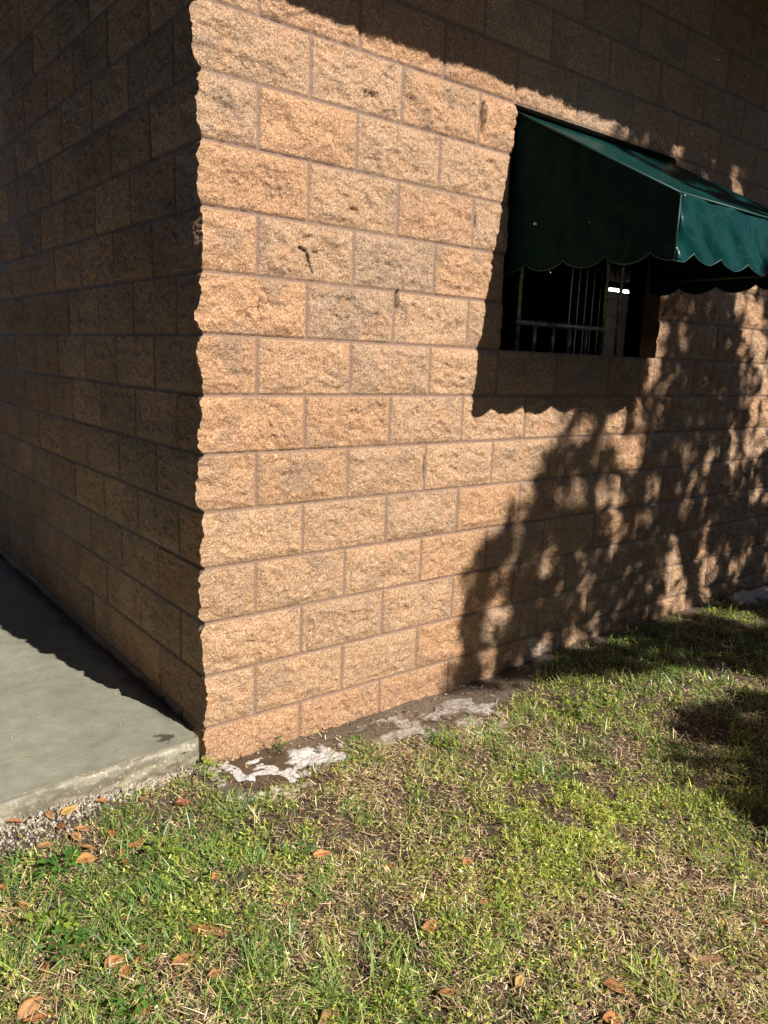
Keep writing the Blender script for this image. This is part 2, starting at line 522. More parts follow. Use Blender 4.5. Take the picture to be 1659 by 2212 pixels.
def build_walls(parent):
    zs = np.arange(ZLO * SUB, ZHI * SUB + 1) * (CH / SUB)
    # horizontal coordinates: fine as far as the camera sees, coarse afterwards
    def axis(nblocks, fine_blocks):
        st = BL / 88
        near = np.arange(0, int(fine_blocks * 88) + 1) * st
        far = np.arange(int(fine_blocks * 88) + 4, int(nblocks * 88) + 1, 4) * st
        return np.concatenate([near, far])
    xs = axis(FRONT_BLOCKS, 11.5)
    ys = axis(LEFT_BLOCKS, 8.5)
    def relief(us, face):
        UU, ZZ = np.meshgrid(us, zs)
        d, m, c = wall_field(UU.ravel(), ZZ.ravel(), face)
        return UU, ZZ, d.reshape(UU.shape), m, c
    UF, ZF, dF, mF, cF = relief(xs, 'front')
    UL, ZL, dL, mL, cL = relief(ys, 'left')
    # the corner edge: both reliefs meet; an extra chunky profile per course
    kz = zs
    chunk = 0.022 * fbm(kz * 5.3, kz * 0 + 3.3, 61, 3) + 0.006 * fbm(kz * 38, kz * 0 + 1.3, 62, 3)
    kc = np.floor(kz / CH + 1e-6); zc = (kz - kc * CH); dzc = np.minimum(zc, CH - zc)
    prof = sstep(0.002, 0.032, dzc)
    chunk = chunk + 0.020 * (_hash(kc, kc * 0, 63) - 0.4)
    cx = dL[:, 0] + prof * (0.011 + chunk)       # reach of the edge to -x
    cy = dF[:, 0] + prof * (0.003 + 0.5 * chunk[::-1])
    FX = UF - cx[:, None] * np.clip(1 - UF / 0.07, 0, 1) ** 1.5
    wF = np.clip(1 - UF / 0.05, 0, 1) ** 1.5
    FY = -(dF * (1 - wF) + cy[:, None] * wF)
    LY = UL - cy[:, None] * np.clip(1 - UL / 0.07, 0, 1) ** 1.5
    wL = np.clip(1 - UL / 0.05, 0, 1) ** 1.5
    LX = -(dL * (1 - wL) + cx[:, None] * wL)
    nz = len(zs)
    def grid_faces(nu, flip):
        i = np.arange((nz - 1) * (nu - 1)); r = i // (nu - 1); c = i % (nu - 1)
        a = r * nu + c
        q = np.stack([a, a + 1, a + nu + 1, a + nu], 1)
        return q[:, ::-1] if flip else q
    qF = grid_faces(len(xs), False)
    cxm = UF.ravel()[qF].mean(1); czm = ZF.ravel()[qF].mean(1)
    keep = ~((cxm > WIN[0]) & (cxm < WIN[1]) & (czm > WIN[2]) & (czm < WIN[3]))
    qF = qF[keep]
    VF = np.stack([FX.ravel(), FY.ravel(), ZF.ravel()], 1)
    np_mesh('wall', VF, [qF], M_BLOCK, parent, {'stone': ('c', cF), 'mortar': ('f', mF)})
    VL = np.stack([LX.ravel(), LY.ravel(), ZL.ravel()], 1)
    qL = grid_faces(len(ys), True)
    np_mesh('wall', VL, [qL], M_BLOCK, parent, {'stone': ('c', cL), 'mortar': ('f', mL)})

bld = empty('block_building', (0, 0, 0))
tag(bld, 'tan split face concrete block building with a barred service window and deep eaves', 'building')
build_walls(bld)

x0, x1, z0, z1 = WIN
TH = 0.20
# jambs, sill and head of the opening, butted behind the split face
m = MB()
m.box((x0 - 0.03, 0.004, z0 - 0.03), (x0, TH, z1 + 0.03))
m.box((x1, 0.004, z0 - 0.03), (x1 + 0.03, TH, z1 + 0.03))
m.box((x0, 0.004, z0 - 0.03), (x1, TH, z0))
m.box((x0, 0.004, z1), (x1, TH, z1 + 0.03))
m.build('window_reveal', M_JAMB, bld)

# roof: flat deep eave, soffit and fascia
EO, EZ = 1.30, 2.083
LX_END, FX_END, BY = -2.6, 8.5, 4.02
MB().box((LX_END, -EO, EZ), (FX_END + 0.6, BY + 0.6, EZ + 0.03)).build('soffit', M_SOFFIT, bld)
MB().box((LX_END - 0.03, -EO - 0.03, EZ - 0.0), (FX_END + 0.63, -EO - 0.001, EZ + 0.22)).build('fascia', M_SOFFIT, bld)
rf = MB()
a = [(LX_END - 0.1, -EO - 0.1, EZ + 0.23), (FX_END + 0.7, -EO - 0.1, EZ + 0.23), (FX_END + 0.7, BY + 0.7, EZ + 0.23), (LX_END - 0.1, BY + 0.7, EZ + 0.23)]
rf.v += a + [(LX_END + 2.4, 1.6, EZ + 1.5), (FX_END - 1.9, 1.6, EZ + 1.5)]
rf.f += [(0, 1, 5, 4), (1, 2, 5), (2, 3, 4, 5), (3, 0, 4), (3, 2, 1, 0)]
rf.build('roof', M_ROOF, bld)
# room behind the window
RX0, RX1, RY0, RY1, RZ0, RZ1 = 0.45, 8.3, 0.205, 3.9, -1.45, 1.55
rm = MB()
rm.v += [(RX0, RY0, RZ0), (RX1, RY0, RZ0), (RX1, RY1, RZ0), (RX0, RY1, RZ0), (RX0, RY0, RZ1), (RX1, RY0, RZ1), (RX1, RY1, RZ1), (RX0, RY1, RZ1)]
rm.f += [(1, 2, 6, 5), (2, 3, 7, 6), (3, 0, 4, 7)]
rm.build('room_wall', M_ROOM, bld)
# inner face of the front wall with the opening left free, room floor and ceiling
rw = MB()
for (ax, az, bx, bz) in ((RX0, RZ0, x0, RZ1), (x1, RZ0, RX1, RZ1), (x0, RZ0, x1, z0 - 0.03), (x0, z1 + 0.03, x1, RZ1)):
    rw.box((ax, 0.10, az), (bx, 0.205, bz)) if not (ax == x0) else rw.box((ax, 0.10, az), (bx, 0.199, bz))
rw.build('room_wall', M_JAMB, bld)
MB().box((RX0 - 0.05, RY0, RZ0 - 0.05), (RX1 + 0.05, RY1 + 0.05, RZ0)).build('room_floor', M_DARKMETAL, bld)
MB().box((RX0 - 0.05, RY0 - 0.1, RZ1), (RX1 + 0.05, RY1 + 0.05, RZ1 + 0.05)).build('room_ceiling', M_SOFFIT, bld)
# end and back walls of the building, out of the picture
MB().box((FX_END - 0.03, 0.01, -1.8), (FX_END, BY, EZ - 0.002)).box((0.02, BY, -1.8), (FX_END, BY + 0.03, EZ - 0.002)).build('wall', M_JAMB, bld)
# porch posts carry the deep eave over the slab
for (px, py) in ((LX_END + 0.3, -0.9), (LX_END + 0.3, BY)):
    MB().box((px - 0.1, py - 0.1, -1.6), (px + 0.1, py + 0.1, EZ - 0.002)).build('porch_post', M_JAMB, bld, bevel=0.01)

# ------------------------------------------------------------------ window grille
gr = empty('window_grille', (2.0, 0.12, 0.0))
tag(gr, 'grey metal bar grille with a low handrail standing on the window sill under the awning', 'window grille')
def bar(name, p, q, r, par=gr):
    o = MB().tube([Vector(p) - gr.location, Vector(q) - gr.location], r, 12).build(name, M_BAR, par, smooth=True)
    return o
bar('post', (1.668, 0.12, 0.0), (1.668, 0.12, 1.014), 0.011)
bar('post', (2.324, 0.12, 0.0), (2.324, 0.12, 1.014), 0.011)
bar('post', (2.450, 0.12, 0.0), (2.450, 0.12, 1.014), 0.010)
bar('rail', (1.652, 0.12, 0.137), (2.338, 0.12, 0.137), 0.0135)
for x in (1.790, 1.927, 2.054, 2.187):
    bar('bar', (x, 0.12, 0.0), (x, 0.12, 0.125), 0.0095)

# dark screen of upright slats in the room
scr = empty('slatted_screen', (3.4, 1.25, RZ0))
tag(scr, 'dark screen of upright slats inside the room behind the window bars', 'screen')
sm = MB()
x = 2.75
i = 0
while x < 3.84:
    w = 0.022 if x < 3.35 else 0.045
    sm.box((x - 3.4, -0.012, 0.0), (x - 3.4 + w, 0.012, 2.75))
    x += (0.042 if x < 3.35 else 0.085)
so = sm.build('slat', M_SLAT, scr)
so['kind'] = 'stuff'
MB().box((2.72 - 3.4, -0.02, 0.0), (3.90 - 3.4, 0.02, 0.05)).build('rail', M_DARKMETAL, scr)
MB().box((2.72 - 3.4, -0.02, 2.75), (3.90 - 3.4, 0.02, 2.80)).build('rail', M_DARKMETAL, scr)

# fluorescent fitting in the room
fl = empty('ceiling_light', (6.45, 3.0, 0.80))
tag(fl, 'lit white fluorescent batten light seen through the window bars in the dark room', 'light')
MB().box((-0.26, -0.06, 0.0), (0.98, 0.06, 0.07)).build('housing', plain('white_enamel', (0.55, 0.55, 0.52), 0.4).m, fl, bevel=0.005)
mt = Mat('fluorescent_tube')
mt.set(color=(0.9, 0.9, 0.88))
mt.b.inputs['Emission Color'].default_value = (1.0, 0.97, 0.92, 1)
mt.b.inputs['Emission Strength'].default_value = 12.0
MB().tube([(-0.24, 0, -0.018), (0.96, 0, -0.018)], 0.008, 12).build('tube', mt.m, fl, smooth=True)
for hx in (-0.1, 0.8):
    MB().tube([(hx, 0, 0.07), (hx, 0, 0.75)], 0.006, 6).build('hanger', M_DARKMETAL, fl)

# ------------------------------------------------------------------ awning
AX0, AX1 = 1.442, 2.636
AY0, AYF = 0.07, -0.812
AZT, AZF, AZB = 0.985, 0.553, 0.366     # top at the wall, top at the front, scallop roots
aw = empty('window_awning', (0, 0, 0))
tag(aw, 'dark green vinyl awning with a scalloped edge over the service window', 'awning')

def scallop(s, n, depth):
    """s 0..1 along the edge -> how far the edge hangs below the roots"""
    t = (s * n) % 1.0
    return depth * np.sin(np.pi * t) ** 0.62

def cloth_side(x, out):
    ny, nz_ = 110, 40
    ys = np.linspace(AYF, AY0, ny)
    s = (ys - AYF) / (AY0 - AYF)
    top = AZF + (AZT - AZF) * np.clip((ys - AYF) / (0.0 - AYF), 0, 1.03)
    bot = AZB - scallop((ys + 0.075 - 2.0) / 0.203, 1, 0.038)
    T = np.linspace(0, 1, nz_)[:, None]
    Y = np.repeat(ys[None], nz_, 0)
    Zg = bot[None] * (1 - T) + top[None] * T
    rip = 0.006 * fbm(Y * 4, Zg * 5, 31, 3) * np.minimum(1, 6 * (top[None] - Zg)) + 0.004 * np.exp(-((Y - AYF) / 0.06) ** 2) * np.sin(Zg * 70 + Y * 30)
    X = x + out * rip
    V = np.stack([X, Y, Zg], -1).reshape(-1, 3)
    i = np.arange((nz_ - 1) * (ny - 1)); r = i // (ny - 1); c = i % (ny - 1); a = r * ny + c
    q = np.stack([a, a + 1, a + ny + 1, a + ny], 1)
    if out < 0: q = q[:, ::-1]
    o = np_mesh('side_panel', V, [q], M_SIDE, aw, smooth=True)
    md = o.modifiers.new('thick', 'SOLIDIFY'); md.thickness = 0.0015
    # bound hem along the scallops
    hp = [(float(x), float(yy), float(zz)) for yy, zz in zip(ys, bot)]
    MB().tube(hp, 0.0028, 6).build('hem', M_PIPING, o, smooth=True)
    return o

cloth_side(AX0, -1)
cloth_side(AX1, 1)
# front valance
nx, nzv = 150, 26
xv = np.linspace(AX0, AX1, nx)
botv = AZB - scallop((xv - 1.36) / 0.201, 1, 0.040) * (1 + 0.22 * vnoise(np.floor((xv - 1.36) / 0.201) * 3.7, xv * 0, 45))
T = np.linspace(0, 1, nzv)[:, None]
Xg = np.repeat(xv[None], nzv, 0)
Zg = botv[None] * (1 - T) + AZF * T
curl = 0.005 * (1 - T) ** 2 * np.sin((Xg - 1.36) / 0.201 * 2 * np.pi)
Yg = AYF - 0.003 - 0.011 * fbm(Xg * 6, Zg * 9 + Xg * 4, 41, 3) - 0.005 * np.sin(Xg * 31 + Zg * 40) * np.exp(-((Zg - AZB) / 0.06) ** 2) - curl - 0.006 * np.exp(-((Xg - AX0) / 0.05) ** 2) * np.sin(Zg * 60)
Yg[:, 0] = AYF
V = np.stack([Xg, Yg, Zg], -1).reshape(-1, 3)
i = np.arange((nzv - 1) * (nx - 1)); r = i // (nx - 1); c = i % (nx - 1); a = r * nx + c
q = np.stack([a, a + 1, a + nx + 1, a + nx], 1)
val = np_mesh('valance', V, [q], M_VINYL, aw, smooth=True)
md = val.modifiers.new('thick', 'SOLIDIFY'); md.thickness = 0.0015
MB().tube([(float(xx), float(yy), float(zz)) for xx, yy, zz in zip(xv, Yg[0], botv)], 0.0028, 6).build('hem', M_PIPING, val, smooth=True)
# sloping top, sagging slightly between its edges
nu, nv = 60, 40
uu, vv = np.meshgrid(np.linspace(0, 1, nu), np.linspace(0, 1, nv))
Xt = AX0 + (AX1 - AX0) * uu
Yt = AYF + (0.06 - AYF) * vv
sag = 0.028 * np.sin(np.pi * np.clip(uu, 0, 1)) ** 0.7 * np.sin(np.pi * vv) ** 0.8 + 0.004 * fbm(Xt * 8, Yt * 8, 51, 3) * np.sin(np.pi * uu) * np.sin(np.pi * vv)
Zt = AZF + (AZT - AZF) * (Yt - AYF) / (0 - AYF) - sag
V = np.stack([Xt, Yt, Zt + 0.002], -1).reshape(-1, 3)
i = np.arange((nv - 1) * (nu - 1)); r = i // (nu - 1); c = i % (nu - 1); a = r * nu + c
q = np.stack([a, a + 1, a + nu + 1, a + nu], 1)
tp = np_mesh('top_panel', V, [q], M_VINYL, aw, smooth=True)
md = tp.modifiers.new('thick', 'SOLIDIFY'); md.thickness = 0.0015
# piping on the seams and the tube frame inside
pp = MB()
pp.tube([(AX0, AYF, AZF + 0.003), (AX0, 0.05, AZT + 0.028)], 0.004, 8)
pp.tube([(AX0 - 0.001, AYF - 0.002, AZF), (AX0 - 0.001, AYF - 0.002, AZB - 0.03)], 0.0035, 8)
pp.tube([(AX0, AYF - 0.003, AZF + 0.003), (AX1, AYF - 0.003, AZF + 0.003)], 0.0045, 8)
pp.build('piping', M_PIPING, aw, smooth=True)
fr = MB()
for xx in (AX0 + 0.02, AX1 - 0.02):
    fr.tube([(xx, AYF + 0.02, AZB + 0.03), (xx, AYF + 0.02, AZF - 0.02), (xx, 0.06, AZT - 0.03), (xx, 0.06, AZB + 0.03), (xx, AYF + 0.02, AZB + 0.03)], 0.010, 8)
fr.tube([(AX0 + 0.02, AYF + 0.02, AZF - 0.02), (AX1 - 0.02, AYF + 0.02, AZF - 0.02)], 0.010, 8)
fr.tube([(AX0 + 0.02, AYF + 0.02, AZB + 0.03), (AX1 - 0.02, AYF + 0.02, AZB + 0.03)], 0.010, 8)
fr.build('frame', M_DARKMETAL, aw, smooth=True)
# a pale grommet in the near side panel
MB().tube([(AX0 - 0.012, -0.15, 0.52), (AX0 + 0.002, -0.15, 0.52)], 0.005, 12).build('grommet', plain('pale_metal', (0.7, 0.66, 0.55), 0.3).m, aw)

# ------------------------------------------------------------------ ground
def gz(x, y):
    b = -1.568 + 0.045 * sstep(1.1, 2.3, x)
    b = b + 0.012 * fbm(x * 1.6, y * 1.6, 201, 4) + (0.006 + 0.012 * sstep(-0.25, -0.5, y)) * fbm(x * 9, y * 9, 202, 3)
    b = b + 0.004 * fbm(x * 34, y * 34, 203, 3) * sstep(-2.6, -0.0, y)
    b = b + 0.007 * fbm(x * 17, y * 17, 206, 3) * sstep(-0.4, -0.2, y) * sstep(-0.05, 0.05, x)
    b = b + (0.012 + 0.03 * sstep(-0.05, -0.6, x)) * sstep(0.06, -0.06, x) * sstep(-0.24, -0.05, y)
    return b

def mud(x, y):
    """1 on the bare wet strip along the wall foot"""
    w = np.interp(x, [0, .25, .55, .9, 1.25, 1.6, 2.0, 5], [.27, .30, .19, .34, .31, .17, .09, .05]) + 0.06 * fbm(x * 6, y * 6, 210, 3)
    m_ = 1 - sstep(w - 0.05, w + 0.06, -y)
    return m_ * sstep(-0.12, 0.0, x)

def lin(a, b, st): return np.arange(a, b + st * 0.5, st)
gx = np.concatenate([-np.geomspace(400, 3.1, 30), lin(-3.0, -1.1, 0.05), lin(-1.08, 3.2, 0.012), lin(3.25, 5.5, 0.05), np.geomspace(5.6, 400, 30)])
gy = np.concatenate([-np.geomspace(400, 3.6, 30), lin(-3.5, -2.0, 0.05), lin(-1.98, 0.06, 0.012), lin(0.1, 0.6, 0.1), np.geomspace(0.7, 400, 24)])
GX, GY = np.meshgrid(gx, gy)
GZ = gz(GX, GY)
far = sstep(4, 30, np.hypot(GX, GY))
GZ = GZ * (1 - far) - 1.56 * far
GZ = np.where((GY > 0.05), np.minimum(GZ, -1.62), GZ)
V = np.stack([GX, GY, GZ], -1).reshape(-1, 3)
nu, nv = len(gx), len(gy)
i = np.arange((nv - 1) * (nu - 1)); r = i // (nu - 1); c = i % (nu - 1); a = r * nu + c
q = np.stack([a, a + 1, a + nu + 1, a + nu], 1)
tag(np_mesh('ground', V, [q], M_SOIL, None, {'wet': ('f', mud(GX.ravel(), GY.ravel()))}, smooth=True), kind='structure')

# ------------------------------------------------------------------ concrete slab
SZ = -1.452
def slab_front(x):
    return -0.02 - 0.028 * np.clip(-x, 0, 5) / 0.7 + 0.004 * fbm(x * 9, x * 0 + 2.2, 301, 3)
sx_ = np.concatenate([-np.geomspace(1.9, 1.3, 8), lin(-1.27, -0.022, 0.007)])
tt = np.concatenate([np.linspace(0, 1, 26)[:-1], [1.0]])
rows = []
# profile from the buried foot up the face, over the rounded nose and back across the top
prof = [(0.0, -1.70), (0.0, -1.60), (0.0, -1.56)] + [(0.0, z) for z in np.linspace(-1.55, SZ - 0.022, 14)]
for a_ in np.linspace(0, 90, 8)[1:]:
    prof.append((0.020 * (1 - math.cos(R(a_))), SZ - 0.020 + 0.020 * math.sin(R(a_))))
depths = np.concatenate([np.linspace(0.027, 1.8, 240), np.linspace(1.85, 4.3, 30)])
prof += [(float(dd), SZ) for dd in depths]
prof = np.array(prof)
PX, PD = np.meshgrid(sx_, prof[:, 0])
PZ = np.repeat(prof[:, 1][:, None], len(sx_), 1)
nidx = np.arange(len(prof))[:, None] * np.ones((1, len(sx_)))
cornerR = 0.03 * np.clip(1 - (-0.022 - PX) / 0.03, 0, 1) ** 2
PYs = slab_front(PX) + PD + cornerR * (PD < 0.03)
isface = (nidx < 24)
low = sstep(SZ - 0.03, SZ - 0.075, PZ)
rough_ = fbm(PX * 55, (PZ + PD) * 55, 303, 3)
PYs = PYs - isface * 0.008 * rough_ * np.clip(low + 0.2, 0, 1)
PZ = PZ + (~isface) * (0.0012 * fbm(PX * 5, PYs * 5, 304, 3))
chip = sstep(0.0, 0.35, fbm(PX * 22, PX * 0 + PD * 20 + 4.1, 305, 3)) * (nidx > 15) * (nidx < 27) * sstep(-0.42, -0.05, PX)
PZ = PZ - 0.010 * chip
V = np.stack([PX, PYs, PZ], -1).reshape(-1, 3)
wear = np.clip(isface * (0.55 + 0.4 * low) * (0.75 + 0.5 * rough_) + chip * 1.0, 0, 1)
wear = np.where(isface & (nidx < 24) & (PX > -0.45), np.clip(wear + 0.35 * sstep(-0.1, 0.4, rough_), 0, 1), wear)
q1 = np.sqrt(((PX + 0.13) / 0.035) ** 2 + ((PYs - 0.075) / 0.05) ** 2) + 0.9 * fbm(PX * 50, PYs * 50, 306, 3)
stain = 0.8 * (1 - sstep(0.5, 0.9, q1)) * (~isface)
stain = np.maximum(stain, 0.75 * sstep(-0.10, -0.035, PX + 0.03 * fbm(PX * 8, PYs * 8, 307, 3)) * sstep(0.10, 0.3, PYs))
stain = np.maximum(stain, isface * 0.5 * sstep(-0.4, 0.3, fbm(PX * 14, PZ * 40, 311, 3)) * (nidx < 22))
edge = np.exp(-((nidx - 24) / 3.2) ** 2)
wet = np.clip(edge + 0.35 * sstep(0.0, 0.5, fbm(PX * 6, PYs * 2.2, 309, 3)), 0, 1)
nu, nv = len(sx_), len(prof)
i = np.arange((nv - 1) * (nu - 1)); r = i // (nu - 1); c = i % (nu - 1); a = r * nu + c
q = np.stack([a, a + 1, a + nu + 1, a + nu], 1)
# right hand end face closes the slab beside the wall
e_ = np.arange(nv) * nu + (nu - 1)
n0 = len(V)
Vend = V[e_].copy(); Vend[:, 2] = -1.70
V = np.concatenate([V, Vend])
qe = np.stack([e_[:-1], n0 + np.arange(nv - 1), n0 + np.arange(1, nv), e_[1:]], 1)
ext = lambda arr, fill: np.concatenate([arr.ravel(), np.full(nv, fill)])
tag(np_mesh('concrete_slab', V, [q, qe], M_CONC, None, {'wear': ('f', ext(wear, 0.2)), 'stain': ('f', ext(stain, 0.6)), 'wet': ('f', ext(wet, 0.3))}, smooth=True), kind='structure')

# ------------------------------------------------------------------ gravel along the slab foot
def rock_proto(seed):
    import bmesh
    bm = bmesh.new()
    bmesh.ops.create_icosphere(bm, subdivisions=1, radius=1.0)
    rr = random.Random(seed)
    for v in bm.verts:
        v.co *= rr.uniform(0.72, 1.15)
    vs_ = np.array([v.co[:] for v in bm.verts]); fs = np.array([[v.index for v in f.verts] for f in bm.faces])
    bm.free()
    return vs_, fs
PROT = [rock_proto(s) for s in range(6)]
def pebbles(pts, sizes, cols, name):
    Vs, Fs, Cs, n = [], [], [], 0
    for p, s_, c_ in zip(pts, sizes, cols):
        pv, pf = PROT[rng.integers(6)]
        e = Euler(rng.uniform(0, 6.28, 3)).to_matrix()
        v = pv * (np.array([1, 0.75, 0.55]) * s_)
        v = v @ np.array(e).T + p
        Vs.append(v); Fs.append(pf + n); n += len(v)
        Cs.append(np.repeat(c_[None], len(v), 0))
    return np_mesh(name, np.concatenate(Vs), [np.concatenate(Fs)], M_GRAVEL, None, {'tint': ('c', np.concatenate(Cs))})
pts, szs, cls = [], [], []
for _ in range(4200):
    x = rng.uniform(-1.6, 0.02)
    w = 0.025 + 0.10 * sstep(-0.10, -0.70, np.array(x))
    y = float(slab_front(np.array(x))) - 0.004 - abs(rng.normal(0, 1)) * w * 0.55
    s_ = rng.choice([0.003, 0.0045, 0.0065, 0.009], p=[0.3, 0.3, 0.25, 0.15]) * rng.uniform(0.8, 1.2)
    zz = float(gz(np.array(x), np.array(y))) + 0.001 + s_ * 0.25 + 0.006 * math.exp(-(float(slab_front(np.array(x))) - y) / 0.03)
    pts.append(np.array([x, y, zz])); szs.append(s_)
    t = rng.uniform(0.5, 1.15)
    cls.append(np.array([0.42, 0.37, 0.30]) * t if rng.random() < 0.8 else np.array([0.24, 0.18, 0.13]) * t)
tag(pebbles(pts, szs, cls, 'gravel'), 'pale small gravel lying along the foot of the concrete slab', 'gravel', kind='stuff')

pts, szs, cls = [], [], []
for _ in range(900):
    x = rng.uniform(0.0, 4.2); y = -0.02 - abs(rng.normal(0, 0.13))
    s_ = rng.choice([0.002, 0.0035, 0.006, 0.010], p=[0.4, 0.35, 0.2, 0.05])
    pts.append(np.array([x, y, float(gz(np.array(x), np.array(y))) + s_ * 0.2])); szs.append(s_)
    cls.append(np.array([0.13, 0.095, 0.065]) * rng.uniform(0.6, 1.9))
tag(pebbles(pts, szs, cls, 'soil_crumbs'), 'brown crumbs of soil along the foot of the wall', 'soil', kind='stuff')

# ------------------------------------------------------------------ soap foam, puddle
def foam(name, label, poly_px, seed, thick, mat, thr=0.0, freq=14, z=-1.552, cat='foam', stretch=(1, 1), ridged=False):
    P = np.array([at_ground(*p, z)[:2] for p in poly_px])
    ctr = P.mean(0); ext_ = np.abs(P - ctr).max(0)
    n = 220
    xs_ = np.linspace(-1.15, 1.15, n); U, W_ = np.meshgrid(xs_, xs_)
    X = ctr[0] + U * ext_[0]; Y = ctr[1] + W_ * ext_[1]
    # signed measure: inside the polygon
    ins = np.zeros(X.shape, bool)
    dmin = np.full(X.shape, 9.0)
    for a_, b_ in zip(P, np.roll(P, -1, 0)):
        cond = ((a_[1] > Y) != (b_[1] > Y)) & (X < (b_[0] - a_[0]) * (Y - a_[1]) / (b_[1] - a_[1] + 1e-12) + a_[0])
        ins ^= cond
        ab = b_ - a_; t = np.clip(((X - a_[0]) * ab[0] + (Y - a_[1]) * ab[1]) / (ab @ ab + 1e-12), 0, 1)
        dmin = np.minimum(dmin, np.hypot(X - a_[0] - t * ab[0], Y - a_[1] - t * ab[1]))
    sgn = np.where(ins, dmin, -dmin)
    nz_ = fbm(X * freq * stretch[0] + 0.6 * fbm(X * 9, Y * 9, seed + 5, 2), Y * freq * stretch[1], seed, 4)
    if ridged: nz_ = 0.55 - 2.6 * np.abs(nz_)
    h = sgn / 0.05 * (0.4 if ridged else 1.0) + 1.6 * (nz_ - thr)
    H_ = np.clip(h, -0.3, 1.2)
    Zz = gz(X, Y) + 0.004 + thick * np.where(H_ > 0, np.sqrt(np.clip(H_, 0, 1.2)), H_ * 2.0) * (0.8 + 0.55 * fbm(X * 32, Y * 32, seed + 9, 3))
    Y = np.minimum(Y, -0.022)
    V = np.stack([X, Y, Zz], -1).reshape(-1, 3)
    i = np.arange((n - 1) ** 2); r = i // (n - 1); c = i % (n - 1); a = r * n + c
    q = np.stack([a, a + 1, a + n + 1, a + n], 1)
    q = q[(h.ravel()[q] > -0.15).all(1)]
    used = np.unique(q); mp_ = np.full(len(V), -1); mp_[used] = np.arange(len(used))
    o = np_mesh(name, V[used] - np.array([ctr[0], ctr[1], z]), [mp_[q]], mat, None, {'thin': ('f', (1 - sstep(0.0, 0.55, h.ravel()[used])))}, smooth=True, loc=(ctr[0], ctr[1], z))
    if label: tag(o, label, cat)
    return o
foam('soap_foam', 'thick white heap of soap foam on the mud near the building corner', [(618, 1630), (640, 1604), (735, 1608), (744, 1632), (700, 1656), (640, 1655)], 401, 0.009, M_FOAM, 0.06, 26)
foam('soap_foam', 'broken white streaks of soap foam between the slab corner and the white foam heap', [(505, 1625), (560, 1640), (640, 1650), (650, 1690), (590, 1712), (500, 1705), (480, 1660)], 402, 0.004, M_FOAM, 0.12, 9, ridged=True)
foam('soap_foam', 'greyish swirls of drying foam on the mud in front of the third bottom block', [(800, 1590), (850, 1545), (940, 1550), (950, 1580), (880, 1600)], 403, 0.004, M_MUDFOAM, 0.10, 7, ridged=True)
foam('soap_foam', 'thin pale film of foam on the wet mud at the edge of the tree shade', [(930, 1540), (1010, 1500), (1085, 1515), (1080, 1555), (1000, 1585), (945, 1575)], 404, 0.004, M_MUDFOAM, 0.10, 7, ridged=True)
foam('soap_foam', 'small bright foam patch in the shade at the far foot of the wall', [(1565, 1312), (1580, 1292), (1659, 1278), (1690, 1285), (1659, 1306)], 405, 0.030, M_FOAM, -0.05, 10, -1.535)
pud = foam('muddy_water', None, [(520, 1630), (600, 1618), (650, 1640), (640, 1680), (560, 1690), (490, 1660)], 406, 0.002, M_PUDDLE, -0.3)
tag(pud, kind='structure')

# ------------------------------------------------------------------ grass
def zone(px_poly, z=-1.54):
    return np.array([at_ground(*p, z)[:2] for p in px_poly])
def blob(x, y, px, py, rx, ry, z=-1.54):
    c = at_ground(px, py, z)
    return np.exp(-(((x - c.x) / rx) ** 2 + ((y - c.y) / ry) ** 2))

def blades(x, y, h, w, lean, az, curve, col, tipcol, name, mat, lift=0.0):
    n = len(x)
    z = gz(x, y) + lift
    t = np.array([0.0, 0.4, 0.75, 1.0])
    wt = np.array([1.0, 0.85, 0.5, 0.0])
    ang = lean[:, None] + curve[:, None] * t[None]
    # integrate along the blade
    seg = np.diff(np.concatenate([[0], t]))[None] * h[:, None]
    hor = np.cumsum(np.sin(ang) * seg, 1); ver = np.cumsum(np.cos(ang) * seg, 1)
    ver = np.maximum(ver, 0.002)
    dx, dy = np.cos(az), np.sin(az)
    cx = x[:, None] + hor * dx[:, None]; cy = y[:, None] + hor * dy[:, None]; cz = z[:, None] + ver
    tw = rng.uniform(-0.9, 0.9, n)
    sxv = -np.sin(az + tw); syv = np.cos(az + tw)
    V = np.zeros((n, 7, 3), np.float32)
    for k in range(3):
        for s, sg in ((0, -1), (1, 1)):
            V[:, 2 * k + s, 0] = cx[:, k] + sg * sxv * w * wt[k] * 0.5
            V[:, 2 * k + s, 1] = cy[:, k] + sg * syv * w * wt[k] * 0.5
            V[:, 2 * k + s, 2] = cz[:, k]
    V[:, 6, 0] = cx[:, 3]; V[:, 6, 1] = cy[:, 3]; V[:, 6, 2] = cz[:, 3]
    b = (np.arange(n) * 7)[:, None]
    q = np.concatenate([b + np.array([[0, 1, 3, 2]]), b + np.array([[2, 3, 5, 4]])])
    tr = b + np.array([[4, 5, 6]])
    C = np.zeros((n, 7, 3), np.float32)
    for k, f in enumerate((0, 0, .4, .4, .75, .75, 1)):
        C[:, k] = (col * (1 - f) + tipcol * f) * 2.0
    return V.reshape(-1, 3), q, tr, C.reshape(-1, 3)

def in_slab(x, y):
    return (x < 0.0) & (y > slab_front(x) - 0.01)

